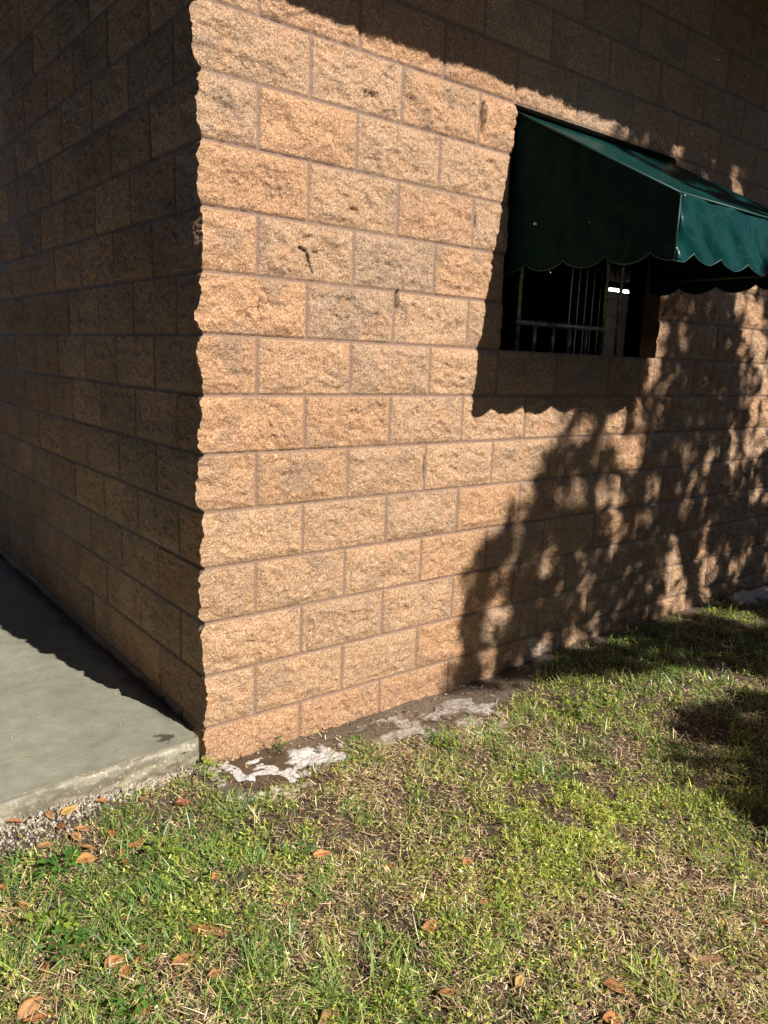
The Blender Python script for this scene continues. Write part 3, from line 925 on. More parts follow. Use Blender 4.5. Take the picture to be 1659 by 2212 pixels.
def sample(n, dens):
    xs_, ys_ = [], []
    got = 0
    while got < n:
        x = rng.uniform(-1.5, 4.9, 40000); y = -rng.uniform(0.015, 2.35, 40000)
        # keep to what the camera and a step aside can see: a wedge in front of the wall
        d = np.hypot(x - CAM[0], y - CAM[1])
        ok = (~in_slab(x, y)) & (rng.random(40000) < dens(x, y) * np.clip((2.1 / np.maximum(d, 0.5)) ** 1.3, 0.12, 1.3)) & (y > -2.45 + 0.0 * x)
        ok &= (x - CAM[0]) * 0.62 + (y - CAM[1]) * 0.785 > 0.72
        xs_.append(x[ok]); ys_.append(y[ok]); got += ok.sum()
    return np.concatenate(xs_)[:n], np.concatenate(ys_)[:n]

def dry_map(x, y):
    v = 0.33 + 0.8 * fbm(x * 2.2, y * 2.2, 221, 3) + 0.7 * fbm(x * 8, y * 8, 222, 2)
    v = v + 0.75 * blob(x, y, 1480, 2060, 0.45, 0.30) + 0.5 * blob(x, y, 1020, 1880, 0.12, 0.10) + 0.5 * blob(x, y, 860, 1650, 0.25, 0.12) + 0.6 * blob(x, y, 1250, 2130, 0.3, 0.2) + 0.35 * blob(x, y, 1560, 1900, 0.3, 0.2)
    v = v + 0.4 * blob(x, y, 480, 1760, 0.3, 0.06) + 0.4 * blob(x, y, 1250, 1600, 0.18, 0.08)
    v = v - 0.45 * blob(x, y, 1200, 1800, 0.35, 0.2) - 0.5 * blob(x, y, 1350, 1480, 0.5, 0.3) - 0.5 * blob(x, y, 780, 2120, 0.16, 0.16) - 0.35 * blob(x, y, 470, 1830, 0.3, 0.12) - 0.6 * blob(x, y, 1600, 1380, 1.0, 0.4)
    return np.clip(v, 0, 1)
def lush_map(x, y):      # fresh yellow green patch of small leaves
    return np.clip(0.12 + 1.1 * blob(x, y, 1250, 1780, 0.42, 0.30) + 0.5 * blob(x, y, 1250, 1560, 0.14, 0.1) + 0.6 * fbm(x * 3, y * 3, 231, 3), 0, 1)
def bare(x, y):
    return np.clip(1 - mud(x, y) * 1.02 + 0.10 * sstep(0.1, 0.5, fbm(x * 14, y * 14, 240, 2)), 0.0, 1) * strip(x, y)
def strip(x, y):
    w = 0.03 + 0.12 * sstep(-0.10, -0.70, x)
    return 1 - 0.93 * (1 - sstep(w * 0.7, w * 1.25, slab_front(x) - y)) * (x < 0.02)
def holes(x, y):
    return 0.06 + 0.94 * sstep(-0.30, 0.12, fbm(x * 12, y * 12, 241, 3))

def colmix(n, cols, wts, jit=0.25):
    cols = np.array(cols); k = rng.choice(len(cols), n, p=np.array(wts) / sum(wts))
    return cols[k] * rng.uniform(1 - jit, 1 + jit, (n, 1)) * rng.uniform(0.92, 1.08, (n, 3))

parts = []
# upright fine green blades
N = 80000
x, y = sample(N, lambda x, y: bare(x, y) * holes(x, y) * (1.05 - 0.85 * dry_map(x, y)))
L = lush_map(x, y)[:, None]
near = sstep(-0.9, -1.7, y)
h = rng.gamma(4, 0.0075, N) * (1 + 0.5 * near); h = np.clip(h, 0.012, 0.11)
w = rng.uniform(0.0016, 0.0036, N) * (1 + 0.9 * sstep(0.9, 2.0, x)) * np.where(rng.random(N) < 0.12, 1.7, 1.0)
c1_ = colmix(N, [(0.075, 0.110, 0.024), (0.115, 0.150, 0.034), (0.052, 0.090, 0.036), (0.22, 0.235, 0.07)], [3, 3, 2.5, 2])
c2_ = colmix(N, [(0.235, 0.255, 0.045), (0.33, 0.325, 0.08), (0.155, 0.19, 0.035)], [3, 2, 2])
pick = (rng.random(N)[:, None] < L * 0.7)
cc_ = np.where(pick, c2_, c1_)
tip = np.where(rng.random((N, 1)) < 0.3, cc_ * 0.5 + np.array([0.30, 0.24, 0.10]) * 0.5, cc_ * 1.1)
parts.append(blades(x, y, h, w, np.abs(rng.normal(0.45, 0.35, N)), rng.uniform(0, 6.283, N), rng.normal(0.7, 0.5, N), cc_, tip, '', None))
# longer, broader blades standing in loose clumps
N = 13000
def clumps(x, y):
    return sstep(0.12, 0.4, fbm(x * 7, y * 7, 251, 3) + 0.35 * blob(x, y, 350, 1950, 0.45, 0.35) + 0.3 * blob(x, y, 780, 2110, 0.25, 0.2) + 0.25 * blob(x, y, 1450, 1450, 0.7, 0.35) - 0.35 * blob(x, y, 1250, 1800, 0.4, 0.25) - 0.3 * blob(x, y, 1450, 2060, 0.35, 0.25))
x, y = sample(N, lambda x, y: bare(x, y) * clumps(x, y))
cc_ = colmix(N, [(0.072, 0.128, 0.028), (0.105, 0.17, 0.034), (0.052, 0.105, 0.036), (0.18, 0.23, 0.055)], [3, 3, 2, 1.5], 0.2)
k_ = fbm(x * 7, y * 7, 252, 2)
parts.append(blades(x, y, rng.uniform(0.03, 0.085, N), rng.uniform(0.0026, 0.0052, N), np.abs(rng.normal(0.75, 0.35, N)), 6.283 * k_ * 1.5 + rng.normal(0, 0.8, N), rng.uniform(0.1, 1.1, N), cc_, cc_ * 1.15, '', None))
# short broad leaflets of creeping plants
N = 30000
x, y = sample(N, lambda x, y: bare(x, y) * (0.12 + lush_map(x, y)) * holes(x, y) * (1.1 - 0.8 * dry_map(x, y)))
cc_ = colmix(N, [(0.23, 0.25, 0.045), (0.155, 0.195, 0.035), (0.37, 0.36, 0.10), (0.075, 0.115, 0.025)], [3, 3, 1.5, 2])
parts.append(blades(x, y, rng.uniform(0.007, 0.018, N), rng.uniform(0.0035, 0.0078, N), rng.uniform(0.5, 1.5, N), rng.uniform(0, 6.283, N), rng.uniform(-0.3, 0.6, N), cc_, cc_ * 1.1, '', None, lift=rng.uniform(0.006, 0.03, N)))
def assemble(parts, name, mat):
    V, Q, T_, C, n = [], [], [], [], 0
    for v, q, t, c in parts:
        V.append(v); Q.append(q + n); T_.append(t + n); C.append(c); n += len(v)
    return np_mesh(name, np.concatenate(V), [np.concatenate(Q), np.concatenate(T_)], mat, None, {'tint': ('c', np.concatenate(C))})
tag(assemble(parts, 'lawn_grass', M_GRASS), 'patchy green lawn grass and creeping leaves in front of the wall', 'grass', kind='stuff')
parts = []
# dry straw, mostly lying down
N = 64000
x, y = sample(N, lambda x, y: bare(x, y) * (0.25 + 0.9 * dry_map(x, y)))
cc_ = colmix(N, [(0.36, 0.27, 0.15), (0.50, 0.41, 0.27), (0.24, 0.155, 0.085), (0.11, 0.065, 0.04), (0.34, 0.31, 0.12)], [3, 2.2, 3, 3, 1.2])
parts.append(blades(x, y, np.clip(rng.gamma(3.2, 0.0085, N), 0.007, 0.075), rng.uniform(0.0012, 0.0032, N), rng.uniform(0.7, 1.55, N), rng.uniform(0, 6.283, N), rng.uniform(0.0, 0.9, N), cc_, cc_ * rng.uniform(0.8, 1.2, (N, 1)), '', None, lift=rng.uniform(0.002, 0.018, N)))
sxs = rng.uniform(-0.75, -0.06, 26); sys_ = rng.uniform(0.0, 1.6, 26)
vv_, qq_, tt_, ccs = blades(sxs, sys_, rng.uniform(0.01, 0.05, 26), rng.uniform(0.0012, 0.0026, 26), np.full(26, 1.52), rng.uniform(0, 6.283, 26), rng.uniform(0.0, 0.04, 26), colmix(26, [(0.36, 0.27, 0.15), (0.16, 0.10, 0.06)], [2, 1]), colmix(26, [(0.36, 0.27, 0.15)], [1]), '', None)
zb_ = np.repeat(gz(sxs, sys_), 7)
vv_[:, 2] = SZ + 0.0025 + np.clip(vv_[:, 2] - zb_, 0, 0.004)
parts.append((vv_, qq_, tt_, ccs))
# crumbs of thatch and leaf litter
N = 36000
x, y = sample(N, lambda x, y: np.clip(bare(x, y) + 0.22 * strip(x, y), 0, 1) * (0.3 + 0.8 * dry_map(x, y)))
cc_ = colmix(N, [(0.24, 0.15, 0.08), (0.13, 0.08, 0.05), (0.40, 0.29, 0.18), (0.20, 0.14, 0.10)], [3, 3, 2, 2])
parts.append(blades(x, y, rng.uniform(0.006, 0.018, N), rng.uniform(0.003, 0.008, N), rng.uniform(0.9, 1.6, N), rng.uniform(0, 6.283, N), rng.uniform(-0.5, 0.5, N), cc_, cc_, '', None, lift=rng.uniform(0.002, 0.010, N)))
tag(assemble(parts, 'dry_grass', M_STRAW), 'tan dead grass and thatch lying through the lawn', 'dry grass', kind='stuff')

# bigger tufts: things
def tuft(name, label, px, py, n, h, spread, w, cols, cat='grass tuft', group=None, lean=0.9):
    c = at_ground(px, py)
    a = rng.uniform(0, 6.283, n); rr = np.sqrt(rng.random(n)) * spread
    x = c.x + rr * np.cos(a); y = c.y + rr * np.sin(a)
    cc = colmix(n, cols, [1] * len(cols), 0.2)
    az = a + rng.normal(0, 0.6, n)
    v, q, t, cl = blades(x, y, h * rng.uniform(0.5, 1.15, n), w * rng.uniform(0.7, 1.3, n), np.abs(rng.normal(lean, 0.3, n)), az, rng.uniform(0.2, 1.2, n), cc, cc * 1.12, name, None)
    z = float(gz(np.array(c.x), np.array(c.y)))
    o = np_mesh(name, v - np.array([c.x, c.y, z]), [q, t], M_GRASS, None, {'tint': ('c', cl)}, loc=(c.x, c.y, z))
    return tag(o, label, cat, group)
GRN = [(0.085, 0.13, 0.028), (0.12, 0.165, 0.038), (0.17, 0.21, 0.05)]
BRT = [(0.22, 0.26, 0.045), (0.15, 0.20, 0.04), (0.12, 0.165, 0.04)]
TUFTS = [(790, 2120, 170, 0.120, 0.13, 0.0048, GRN, 'largest dense green grass tuft at the bottom middle of the lawn'),
         (1404, 2100, 70, 0.085, 0.035, 0.0034, BRT, 'narrow upright green tuft in the dry patch at the lower right'),
         (1262, 1950, 26, 0.085, 0.012, 0.0028, GRN, 'spidery thin tuft spreading from one point in the yellow green patch'),
         (1148, 1660, 40, 0.09, 0.03, 0.003, BRT, 'wispy tuft with one tall blade below the muddy foam'),
         (1460, 2185, 60, 0.10, 0.05, 0.0032, BRT, 'loose pale tuft at the bottom edge, right of the dry patch'),
         (30, 2110, 80, 0.12, 0.06, 0.0036, GRN, 'long bladed tuft at the left edge beside the big orange leaf'),
         (560, 2140, 70, 0.10, 0.07, 0.0034, GRN, 'loose dark green tuft left of the speckled brown leaf'),
         (255, 1960, 60, 0.08, 0.06, 0.003, GRN, 'soft green tuft between the two curled leaves and the slab'),
         (570, 1850, 110, 0.07, 0.09, 0.0026, [(0.06, 0.125, 0.05), (0.09, 0.16, 0.055)], 'fine bluish green tuft below the white foam'),
         (690, 1800, 50, 0.08, 0.05, 0.0028, [(0.06, 0.125, 0.05), (0.10, 0.17, 0.055)], 'small bluish tuft beside the bare mud patch'),
         (775, 1588, 45, 0.045, 0.035, 0.003, [(0.06, 0.12, 0.03), (0.10, 0.17, 0.04)], 'low dark tuft on the mud between the white heap and the grey swirls'),
         (1230, 1480, 70, 0.07, 0.09, 0.005, BRT, 'broad bladed bright tuft by the wall at the edge of the shade'),
         (1480, 1460, 80, 0.07, 0.10, 0.005, BRT, 'sunlit broad bladed tuft between the two tree shadows'),
         (1000, 2080, 50, 0.08, 0.06, 0.003, BRT, 'yellowish tuft right of the largest green tuft'),
         (1440, 1760, 40, 0.09, 0.05, 0.003, GRN, 'sparse tuft with long blades at the tip of the tree shadow')]
for (px, py, n, h, sp, w, cols, lab) in TUFTS:
    tuft('grass_tuft', lab, px, py, n, h, sp, w, cols)

# weeds with small leaves on stalks
def weed(label, px, py, n, leaf, h, spread, cols, group=None):
    c = at_ground(px, py, -1.55)
    z = float(gz(np.array(c.x), np.array(c.y)))
    V, F, C = [], [], []
    m_ = 0
    for i in range(n):
        a = rng.uniform(0, 6.283); rr = math.sqrt(rng.random()) * spread
        base = np.array([rr * math.cos(a) * 0.3, rr * math.sin(a) * 0.3, 0.0])
        hh = h * rng.uniform(0.4, 1.1)
        tipp = np.array([rr * math.cos(a), rr * math.sin(a), hh])
        col = np.array(cols[rng.integers(len(cols))]) * rng.uniform(0.8, 1.2)
        # stalk
        s = np.array([math.sin(a), -math.cos(a), 0]) * 0.0007
        V += [base - s, base + s, tipp + s, tipp - s]; F.append([m_, m_ + 1, m_ + 2, m_ + 3]); C += [col * 0.8] * 4; m_ += 4
        # leaf: two halves folded on the midrib
        ll = leaf * rng.uniform(0.6, 1.2); ww = ll * 0.32
        d = np.array([math.cos(a + rng.normal(0, .5)), math.sin(a + rng.normal(0, .5)), rng.uniform(-0.25, 0.5)]); d /= np.linalg.norm(d)
        sd_ = np.cross(d, [0, 0, 1]); sd_ /= np.linalg.norm(sd_); up = np.cross(sd_, d)
        def P(t, s_, u): return tipp + d * ll * t + sd_ * ww * s_ + up * ll * u
        vs_ = [P(0, 0, 0), P(0.3, -0.95, 0.09), P(0.68, -0.75, 0.08), P(1, 0, -0.06), P(0.68, 0.75, 0.08), P(0.3, 0.95, 0.09), P(0.5, 0, 0.0)]
        V += vs_
        for f in ((0, 1, 6, 6), (1, 2, 6, 6), (2, 3, 6, 6), (3, 4, 6, 6), (4, 5, 6, 6), (5, 0, 6, 6)):
            pass
        F += [[m_, m_ + 6, m_ + 2, m_ + 1], [m_ + 6, m_ + 3, m_ + 2, m_ + 6][:3] + [m_ + 2], [m_, m_ + 5, m_ + 4, m_ + 6], [m_ + 6, m_ + 4, m_ + 3, m_ + 3]]
        C += [col] * 7; m_ += 7
    quads = [f for f in F if len(set(f)) == 4]; tris = [list(dict.fromkeys(f)) for f in F if len(set(f)) == 3]
    o = np_mesh('weed', np.array(V), [np.array(quads), np.array(tris)], M_WEED, None, {'tint': ('c', np.array(C))}, loc=(c.x, c.y, z))
    return tag(o, label, 'weed', group)
WG = [(0.07, 0.17, 0.03), (0.10, 0.22, 0.04)]
WY = [(0.20, 0.30, 0.04), (0.26, 0.32, 0.05)]
for (px, py, n, lf, h, sp, cols, lab) in [
    (440, 1672, 22, 0.020, 0.05, 0.035, WY, 'bright green weed sprouting at the foot of the slab corner'),
    (475, 1684, 18, 0.017, 0.04, 0.03, WY, 'small weed in the mud just right of the slab corner'),
    (470, 1650, 14, 0.016, 0.04, 0.025, WY, 'thin weed growing against the building corner'),
    (602, 1612, 18, 0.016, 0.05, 0.03, WG, 'weed standing in the foam at the foot of the wall'),
    (135, 1880, 36, 0.026, 0.05, 0.06, WG, 'glossy dark green weed among leaves below the gravel'),
    (355, 1850, 18, 0.028, 0.05, 0.04, WY, 'light green weed with upright oval leaves below the slab edge'),
    (647, 1842, 18, 0.020, 0.04, 0.035, WG, 'round leaved weed right of the bluish tuft'),
    (105, 2000, 34, 0.022, 0.05, 0.06, WY, 'pale leafy weed near the left edge of the lawn'),
    (145, 2045, 24, 0.024, 0.05, 0.05, WG, 'dark leafy weed above the big orange leaf'),
    (1244, 1545, 60, 0.022, 0.06, 0.08, WY, 'lush yellow green weed clump in front of the soap splash'),
    (969, 1605, 30, 0.020, 0.05, 0.05, WY, 'bushy light weed below the grey foam film'),
    (937, 1592, 16, 0.018, 0.045, 0.03, WG, 'little weed on the mud at the lower edge of the foam film'),
    (1090, 1970, 28, 0.018, 0.04, 0.06, WY, 'low weed at the bottom of the yellow green patch'),
    (1560, 1870, 40, 0.018, 0.03, 0.09, WY, 'spreading clover like weed near the right edge below the shadow'),
    (300, 2180, 20, 0.022, 0.06, 0.05, WG, 'small weed at the bottom edge right of the big orange leaf')]:
    weed(lab, px, py, n, lf, h, sp, cols)

# ------------------------------------------------------------------ fallen leaves
def dead_leaf(px, py, ln, wd, az, curl, tilt, col, label, group=None, lift=0.014):
    c = at_ground(px, py, -1.535)
    z = max(float(gz(np.array(c.x), np.array(c.y))) + lift, -1.56)
    nu_, nv_ = 11, 6
    t, s = np.meshgrid(np.linspace(0, 1, nu_), np.linspace(-1, 1, nv_ + 1), indexing='ij')
    prof_ = np.sin(np.pi * np.clip(t, 0, 1) ** 0.85) ** 0.8 * (1 - 0.25 * t) + 0.01
    sd_ = int(abs(px * 7 + py * 3))
    w_ = wd * 0.5 * prof_ * (1 + 0.12 * vnoise(t * 6, s * 2, sd_))
    th = s * curl
    Xl = (t - 0.5) * ln
    Yl = w_ * np.sin(th) / max(curl, 0.2)
    Zl = w_ * (1 - np.cos(th)) / max(curl, 0.2) + 0.22 * ln * (t - 0.5) ** 2 * math.copysign(1, math.sin(sd_)) + 0.003 * vnoise(t * 5, s * 3, sd_ + 1)
    V = np.stack([Xl, Yl, Zl], -1).reshape(-1, 3)
    nn = nv_ + 1
    i = np.arange((nu_ - 1) * nv_); r = i // nv_; c_ = i % nv_; a = r * nn + c_
    q = np.stack([a, a + 1, a + nn + 1, a + nn], 1)
    rib = np.exp(-(s / 0.12) ** 2).ravel()[:, None]
    colv = np.array(col)[None] * (1 - 0.3 * rib) * (0.8 + 0.4 * (0.5 + 0.5 * vnoise(t * 4, s * 4, sd_ + 2))).ravel()[:, None]
    # stalk
    n0 = len(V)
    st = np.array([[-ln * 0.5, -0.0008, 0.004], [-ln * 0.5, 0.0008, 0.004], [-ln * 0.68, 0.0006, 0.0], [-ln * 0.68, -0.0006, 0.0]])
    V = np.concatenate([V, st]); q = np.concatenate([q, [[n0, n0 + 1, n0 + 2, n0 + 3]]]); colv = np.concatenate([colv, np.repeat(np.array(col)[None] * 0.6, 4, 0)])
    o = np_mesh('fallen_leaf', V, [q], M_DEAD, None, {'tint': ('c', colv)}, smooth=True, loc=(c.x, c.y, z))
    o.rotation_euler = (tilt[0], tilt[1], az)
    md = o.modifiers.new('thick', 'SOLIDIFY'); md.thickness = 0.0006
    return tag(o, label, 'leaf', group)
ORG, BRN, DRK, PAL, OLV = (0.38, 0.18, 0.07), (0.30, 0.15, 0.06), (0.10, 0.055, 0.035), (0.50, 0.32, 0.11), (0.22, 0.17, 0.06)
VX = R(-38)     # direction of the picture's horizontal on the ground
BIG = [(452, 1996, 0.125, 0.035, VX - 0.05, 1.3, (0.9, 0.05), BRN, 'longest curled brown leaf lying level in the grass'),
       (400, 2055, 0.075, 0.032, VX + 0.25, 1.0, (0.5, -0.1), (0.36, 0.17, 0.07), 'folded reddish leaf just below the longest curled leaf'),
       (345, 2074, 0.070, 0.022, VX + 0.5, 1.2, (-0.8, 0.1), DRK, 'dark leaf half under the folded reddish leaf'),
       (245, 2062, 0.062, 0.038, VX + 1.0, 0.7, (0.5, 0.1), ORG, 'wide orange leaf left of the folded reddish leaf'),
       (270, 2078, 0.050, 0.032, VX + 1.3, 0.6, (0.4, 0.1), ORG, 'smaller orange leaf touching the wide orange leaf'),
       (65, 2166, 0.070, 0.048, VX + 1.1, 0.6, (0.5, -0.2), (0.42, 0.22, 0.09), 'biggest orange brown leaf in the bottom left corner'),
       (84, 2190, 0.070, 0.036, VX + 0.6, 0.8, (-0.3, 0.2), (0.36, 0.16, 0.06), 'rusty leaf tucked below the biggest orange leaf'),
       (712, 2186, 0.115, 0.060, VX + 1.35, 0.9, (0.35, 0.1), (0.33, 0.20, 0.09), 'speckled brown leaf standing at the bottom edge beside the largest tuft'),
       (450, 1936, 0.070, 0.042, VX + 0.4, 0.8, (0.3, 0.1), OLV, 'olive brown leaf above the longest curled leaf'),
       (1074, 1996, 0.100, 0.048, VX - 0.4, 0.6, (0.3, 0.0), (0.15, 0.095, 0.06), 'flat dark brown leaf in the middle right of the lawn'),
       (1368, 1894, 0.085, 0.042, VX + 0.2, 1.3, (0.8, 0.2), (0.13, 0.075, 0.045), 'dark cupped leaf with a deep shadow on the right of the lawn'),
       (1330, 1862, 0.055, 0.034, VX - 0.9, 0.9, (0.3, 0.3), (0.12, 0.055, 0.035), 'small dark red leaf above the dark cupped leaf'),
       (1124, 2104, 0.050, 0.026, VX + 1.0, 0.7, (0.4, 0.1), PAL, 'bright tan leaf on the bare dry patch'),
       (1334, 2114, 0.070, 0.036, VX - 0.5, 0.8, (0.3, 0.1), ORG, 'orange leaf left of the narrow upright tuft'),
       (1524, 2066, 0.100, 0.026, VX + 0.1, 0.9, (0.5, 0.0), (0.25, 0.13, 0.06), 'slim brown leaf lying level near the right edge'),
       (1327, 2186, 0.065, 0.042, VX + 0.3, 0.8, (0.3, 0.2), (0.40, 0.17, 0.06), 'rust leaf at the bottom edge below the orange leaf'),
       (1437, 1731, 0.060, 0.034, VX + 1.2, 1.0, (0.4, 0.2), (0.24, 0.11, 0.05), 'brown leaf upright in the tip of the tree shadow'),
       (1009, 1856, 0.050, 0.032, VX + 0.9, 0.7, (0.3, 0.1), ORG, 'orange leaf on the reddish dry patch left of the yellow green patch'),
       (185, 1840, 0.065, 0.048, VX + 0.4, 0.6, (0.3, 0.1), (0.50, 0.24, 0.09), 'large pale orange leaf just right of the glossy weed'),
       (150, 1760, 0.060, 0.034, VX + 0.9, 0.6, (0.3, -0.1), PAL, 'yellow tan leaf at the edge of the gravel'),
       (397, 1721, 0.055, 0.036, VX + 0.2, 0.9, (0.4, 0.0), (0.28, 0.10, 0.05), 'dark red leaf in the straw below the slab face'),
       (695, 1830, 0.060, 0.034, VX + 0.3, 0.8, (0.4, 0.0), (0.48, 0.22, 0.09), 'orange leaf in the mud edge right of the round leaved weed'),
       (930, 1984, 0.060, 0.040, VX + 0.8, 0.7, (0.3, 0.1), (0.42, 0.19, 0.09), 'reddish leaf left of the flat dark brown leaf'),
       (1050, 1934, 0.040, 0.022, VX + 0.2, 0.7, (0.3, 0.1), (0.45, 0.17, 0.06), 'small orange leaf above the flat dark brown leaf'),
       (465, 2088, 0.045, 0.030, VX + 0.7, 0.8, (0.3, 0.1), (0.40, 0.17, 0.08), 'small rust leaf right of the folded reddish leaf'),
       (312, 2160, 0.060, 0.040, VX + 1.2, 0.8, (0.3, 0.1), (0.42, 0.19, 0.07), 'orange leaf half hidden in the grass at the bottom edge')]
for a_ in BIG:
    dead_leaf(*a_)
for (px, py) in [(107, 1771), (130, 1786), (175, 1784), (220, 1736), (310, 1723), (260, 1829), (290, 1814), (240, 1791), (305, 1801), (35, 1786), (97, 1816), (187, 1816), (165, 1800), (268, 1845)]:
    dead_leaf(px, py, rng.uniform(0.035, 0.055), rng.uniform(0.022, 0.034), rng.uniform(0, 6.28), rng.uniform(0.5, 1.0), (rng.uniform(-.4, .4), rng.uniform(-.3, .3)), [ORG, (0.42, 0.23, 0.11), (0.34, 0.14, 0.05)][rng.integers(3)],
              'small orange dead leaf in the scatter between the gravel and the bluish tuft', 'orange leaves scattered below the gravel')
for (px, py) in [(50, 1941), (20, 1981), (310, 1931), (272, 1964), (345, 1991), (307, 2029), (95, 2071), (420, 2021), (467, 1884), (10, 1904), (625, 1941), (300, 2055)]:
    dead_leaf(px, py, rng.uniform(0.03, 0.05), rng.uniform(0.018, 0.03), rng.uniform(0, 6.28), rng.uniform(0.6, 1.1), (rng.uniform(-.4, .4), rng.uniform(-.3, .3)), [ORG, (0.34, 0.14, 0.05), BRN][rng.integers(3)],
              'small rust coloured leaf sunk in the green grass of the lower left lawn', 'small leaves in the lower left lawn')
for (px, py) in [(919, 1894), (845, 1856), (1500, 1921), (1465, 1966), (967, 2136), (1560, 1985), (880, 1930), (1650, 1975)]:
    dead_leaf(px, py, rng.uniform(0.03, 0.045), rng.uniform(0.016, 0.026), rng.uniform(0, 6.28), rng.uniform(0.6, 1.1), (rng.uniform(-.4, .4), rng.uniform(-.3, .3)), [ORG, (0.34, 0.14, 0.05), BRN][rng.integers(3)],
              'small reddish leaf scrap in the dry grass of the right half of the lawn', 'leaf scraps in the right half of the lawn')

# ------------------------------------------------------------------ the tree that throws the dappled shade
TREE_Y = -5.2
kx, kz_ = SUN.x / -SUN.y, SUN.z / -SUN.y
def shade(X, Z):
    """how dense the crown is, seen along the sun, in the coordinates of the wall plane"""
    xb = np.interp(Z, [-2.6, -2.1, -1.9, -1.55, -1.26, -0.96, -0.73, -0.43, -0.28, 0.1, 0.6, 1.2, 2.0, 3.5], [3.2, 2.32, 2.18, 1.22, 1.30, 1.34, 1.58, 1.78, 1.93, 2.05, 2.12, 2.2, 2.5, 3.4])
    wob = 0.10 * fbm(X * 5, Z * 5, 701, 3)
    p = sstep(-0.03, 0.08, X - xb + wob)
    # sunlit gaps, longer than wide
    g = 0.65 * fbm(X * 4.2 + 0.35 * Z, Z * 2.2, 702, 2) + 0.90 * fbm(X * 11 + 0.8 * Z, Z * 5.6, 704, 3)
    core = np.exp(-(((X - 1.75) / 0.45) ** 2 + ((Z + 1.0) / 0.35) ** 2))
    spot = np.exp(-(((X - 1.84) / 0.16) ** 2 + ((Z + 1.47) / 0.09) ** 2))
    gap = sstep(0.06, 0.13, spot * 0.8 + g - 0.10 * core - 0.18 * sstep(-1.55, -1.75, Z) - 0.03)
    p = p * (1 - 0.97 * gap)
    # the lower bough that shades the lawn
    lo = (X > np.interp(Z, [-3.4, -2.64, -2.36, -2.12], [0.95, 1.02, 1.28, 1.66])) & (Z < np.interp(X, [1.2, 1.66, 2.15, 2.7], [-2.0, -2.13, -2.26, -2.4])) & (Z > -3.4)
    p = np.maximum(p, lo * (0.95 - 0.6 * sstep(0.05, 0.3, fbm(X * 6, Z * 6, 705, 2))))
    return p * sstep(8.6, 7.2, X) * sstep(4.6, 3.6, Z + 0.25 * (X - 4.5) ** 2)
N = 100000
tx, ty, tz = [], [], []
got = 0
while got < N:
    X = rng.uniform(0.8, 8.6, 60000); Z = rng.uniform(-3.4, 4.6, 60000)
    k = rng.random(60000) < shade(X, Z)
    X, Z = X[k], Z[k]
    yy = TREE_Y + np.clip(rng.normal(0, 0.5, len(X)), -1.2, 0.9) + 0.5 * fbm(X * 1.5, Z * 1.5, 711, 2)
    tx.append(X + kx * -yy); ty.append(yy); tz.append(Z + kz_ * -yy); got += len(X)
tx, ty, tz = (np.concatenate(a)[:N] for a in (tx, ty, tz))
LS = rng.uniform(0.07, 0.12, N)
a1 = rng.uniform(0, 6.283, N); el = rng.uniform(-0.9, 0.5, N)
D = np.stack([np.cos(a1) * np.cos(el), np.sin(a1) * np.cos(el), np.sin(el)], 1)
S_ = np.cross(D, np.array([0, 0, 1.0]) + rng.normal(0, 0.5, (N, 3))); S_ /= np.linalg.norm(S_, axis=1)[:, None]
C0 = np.stack([tx, ty, tz], 1)
V = np.stack([C0, C0 + D * LS[:, None] * 0.5 + S_ * LS[:, None] * 0.25, C0 + D * LS[:, None], C0 + D * LS[:, None] * 0.5 - S_ * LS[:, None] * 0.25], 1).reshape(-1, 3)
tree = empty('oak_tree', (5.6, TREE_Y - 0.4, -1.56))
tag(tree, 'leafy tree behind the viewer whose crown dapples the wall and lawn', 'tree')
tl = np.array(tree.location)
cl = np.repeat(colmix(N, [(0.05, 0.09, 0.025), (0.07, 0.12, 0.03), (0.09, 0.13, 0.035)], [1, 1, 1]), 4, 0)
np_mesh('crown', V - tl, [np.arange(4 * N).reshape(N, 4)], M_CROWN, tree, {'tint': ('c', cl)})
tk = MB()
tk.tube([(0, 0, -0.2), (0.03, 0.02, 1.2), (-0.05, 0.05, 2.8), (0.05, 0.1, 4.6), (0.1, 0.15, 6.6), (0.0, 0.3, 8.6)], [0.34, 0.26, 0.22, 0.18, 0.11, 0.03], 14)
for (p, q, r0) in (((-0.05, 0.05, 2.9), (-2.2, 0.6, 5.4), 0.10), ((0.0, 0.08, 4.0), (2.4, 0.5, 7.0), 0.09), ((0.05, 0.1, 5.0), (-1.7, 0.5, 8.0), 0.07), ((0.08, 0.1, 5.8), (1.4, 0.3, 9.2), 0.06), ((0, 0.05, 3.4), (0.9, -0.9, 6.2), 0.08), ((0, 0.05, 3.2), (1.9, 0.9, 4.9), 0.08)):
    p, q = Vector(p), Vector(q)
    mid = p.lerp(q, 0.5) + Vector((0.1, 0, -0.25))
    tk.tube([p, mid, q], [r0, r0 * 0.7, 0.015], 8)
tk.build('trunk', M_BARK, tree, smooth=True)

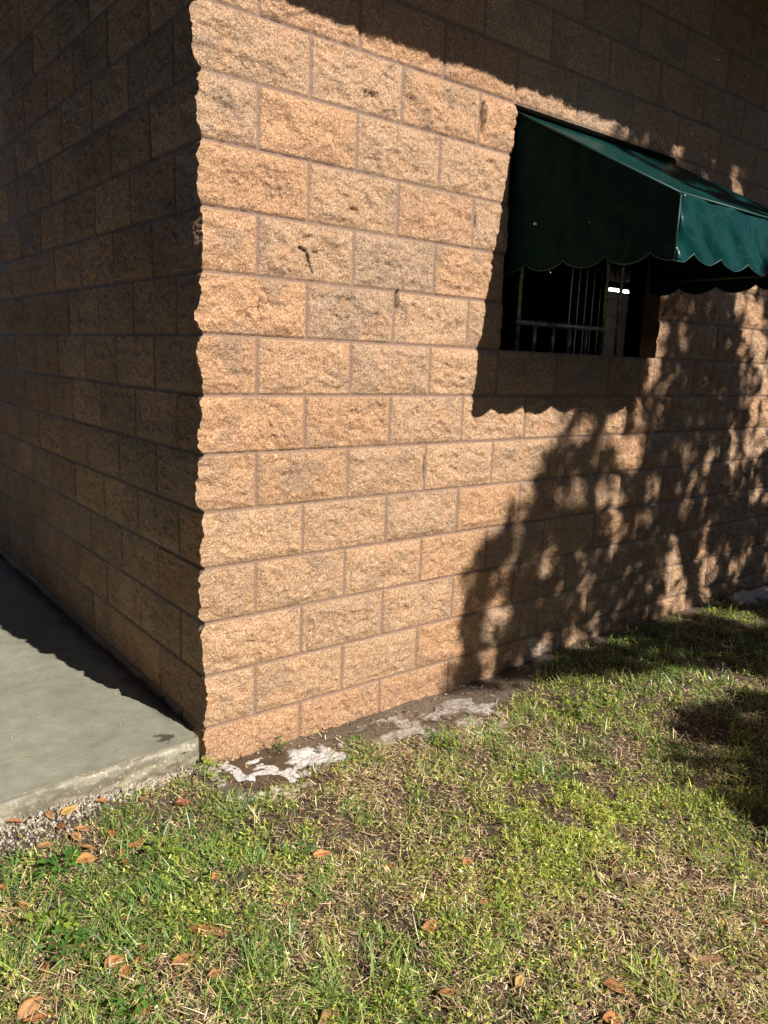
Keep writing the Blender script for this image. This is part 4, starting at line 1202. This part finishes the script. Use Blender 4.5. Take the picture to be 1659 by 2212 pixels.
# ------------------------------------------------------------------ unseen hedges, added to block sky and bounced light
def added_hedge(label, a, b, top, thick, n):
    """a, b: ends of the hedge on the ground; one body of leaves over upright stems"""
    a = np.array(a); b = np.array(b); L_ = np.linalg.norm(b - a); dr = (b - a) / L_; nr = np.array([-dr[1], dr[0]])
    root = empty('added_hedge', (a[0], a[1], -1.57))
    tag(root, label, 'added_hedge')
    H_ = top + 1.57
    t = rng.random(n) * L_; hz = rng.random(n) ** 0.8 * H_
    side = np.where(rng.random(n) < 0.5, 1, -1) * thick * 0.5 * rng.random(n) ** 0.35
    up = rng.random(n) < 0.25
    hz = np.where(up, H_ - 0.15 * rng.random(n), hz); side = np.where(up, (rng.random(n) - 0.5) * thick, side)
    bump_ = 0.10 * fbm(t * 1.7, hz * 1.7, 801, 3)
    C0 = np.stack([dr[0] * t + nr[0] * (side + np.sign(side) * bump_), dr[1] * t + nr[1] * (side + np.sign(side) * bump_), hz + bump_ * up], 1)
    D = rng.normal(0, 1, (n, 3)); D /= np.linalg.norm(D, axis=1)[:, None]
    S_ = np.cross(D, rng.normal(0, 1, (n, 3))); S_ /= np.linalg.norm(S_, axis=1)[:, None]
    ls = rng.uniform(0.10, 0.20, n)[:, None]
    V = np.stack([C0 - D * ls * .5, C0 + S_ * ls * 0.28, C0 + D * ls * .5, C0 - S_ * ls * 0.28], 1).reshape(-1, 3)
    c = np.repeat(colmix(n, [(0.035, 0.06, 0.018), (0.05, 0.08, 0.022), (0.06, 0.09, 0.03)], [1, 1, 1]), 4, 0)
    np_mesh('foliage', V, [np.arange(4 * n).reshape(n, 4)], M_CROWN, root, {'tint': ('c', c)})
    st = MB()
    k = 0.3
    while k < L_:
        p = dr * k
        st.tube([(p[0], p[1], -0.1), (p[0] + 0.05, p[1], H_ * 0.6), (p[0] - 0.03, p[1] + 0.04, H_ * 0.9)], [0.035, 0.025, 0.01], 6)
        k += 0.55
    so_ = st.build('stem', M_BARK, root); so_['kind'] = 'stuff'
added_hedge('unseen row of dense leaves behind the viewer, added to block sky and bounced light', (-3.2, -6.0), (12.0, -6.0), 1.10, 0.9, 34000)
added_hedge('unseen row of dense leaves left of the concrete slab, added to darken the side wall', (-3.3, -5.6), (-3.3, 6.5), 1.60, 0.9, 30000)

# ------------------------------------------------------------------ falling water drops
pts, szs = [], []
dm = []
for _ in range(44):
    px, pz = rng.uniform(1.9, 3.6), rng.uniform(0.5, 1.9)
    dm.append((px, -0.35 + rng.normal(0, 0.12), pz - 0.1))
for _ in range(2):
    dm.append((rng.uniform(1.0, 1.5), -0.5 + rng.normal(0, 0.1), rng.uniform(-0.3, 0.9)))
Vs, Fs, n = [], [], 0
pv, pf = PROT[0]
for p in dm:
    s_ = rng.uniform(0.001, 0.002)
    v = pv * np.array([s_, s_, s_ * 1.4]) + np.array(p)
    Vs.append(v); Fs.append(pf + n); n += len(v)
tag(np_mesh('water_drops', np.concatenate(Vs), [np.concatenate(Fs)], M_DROP, None, smooth=True), 'sparse bright water drops falling past the awning and wall', 'water drops', kind='stuff')
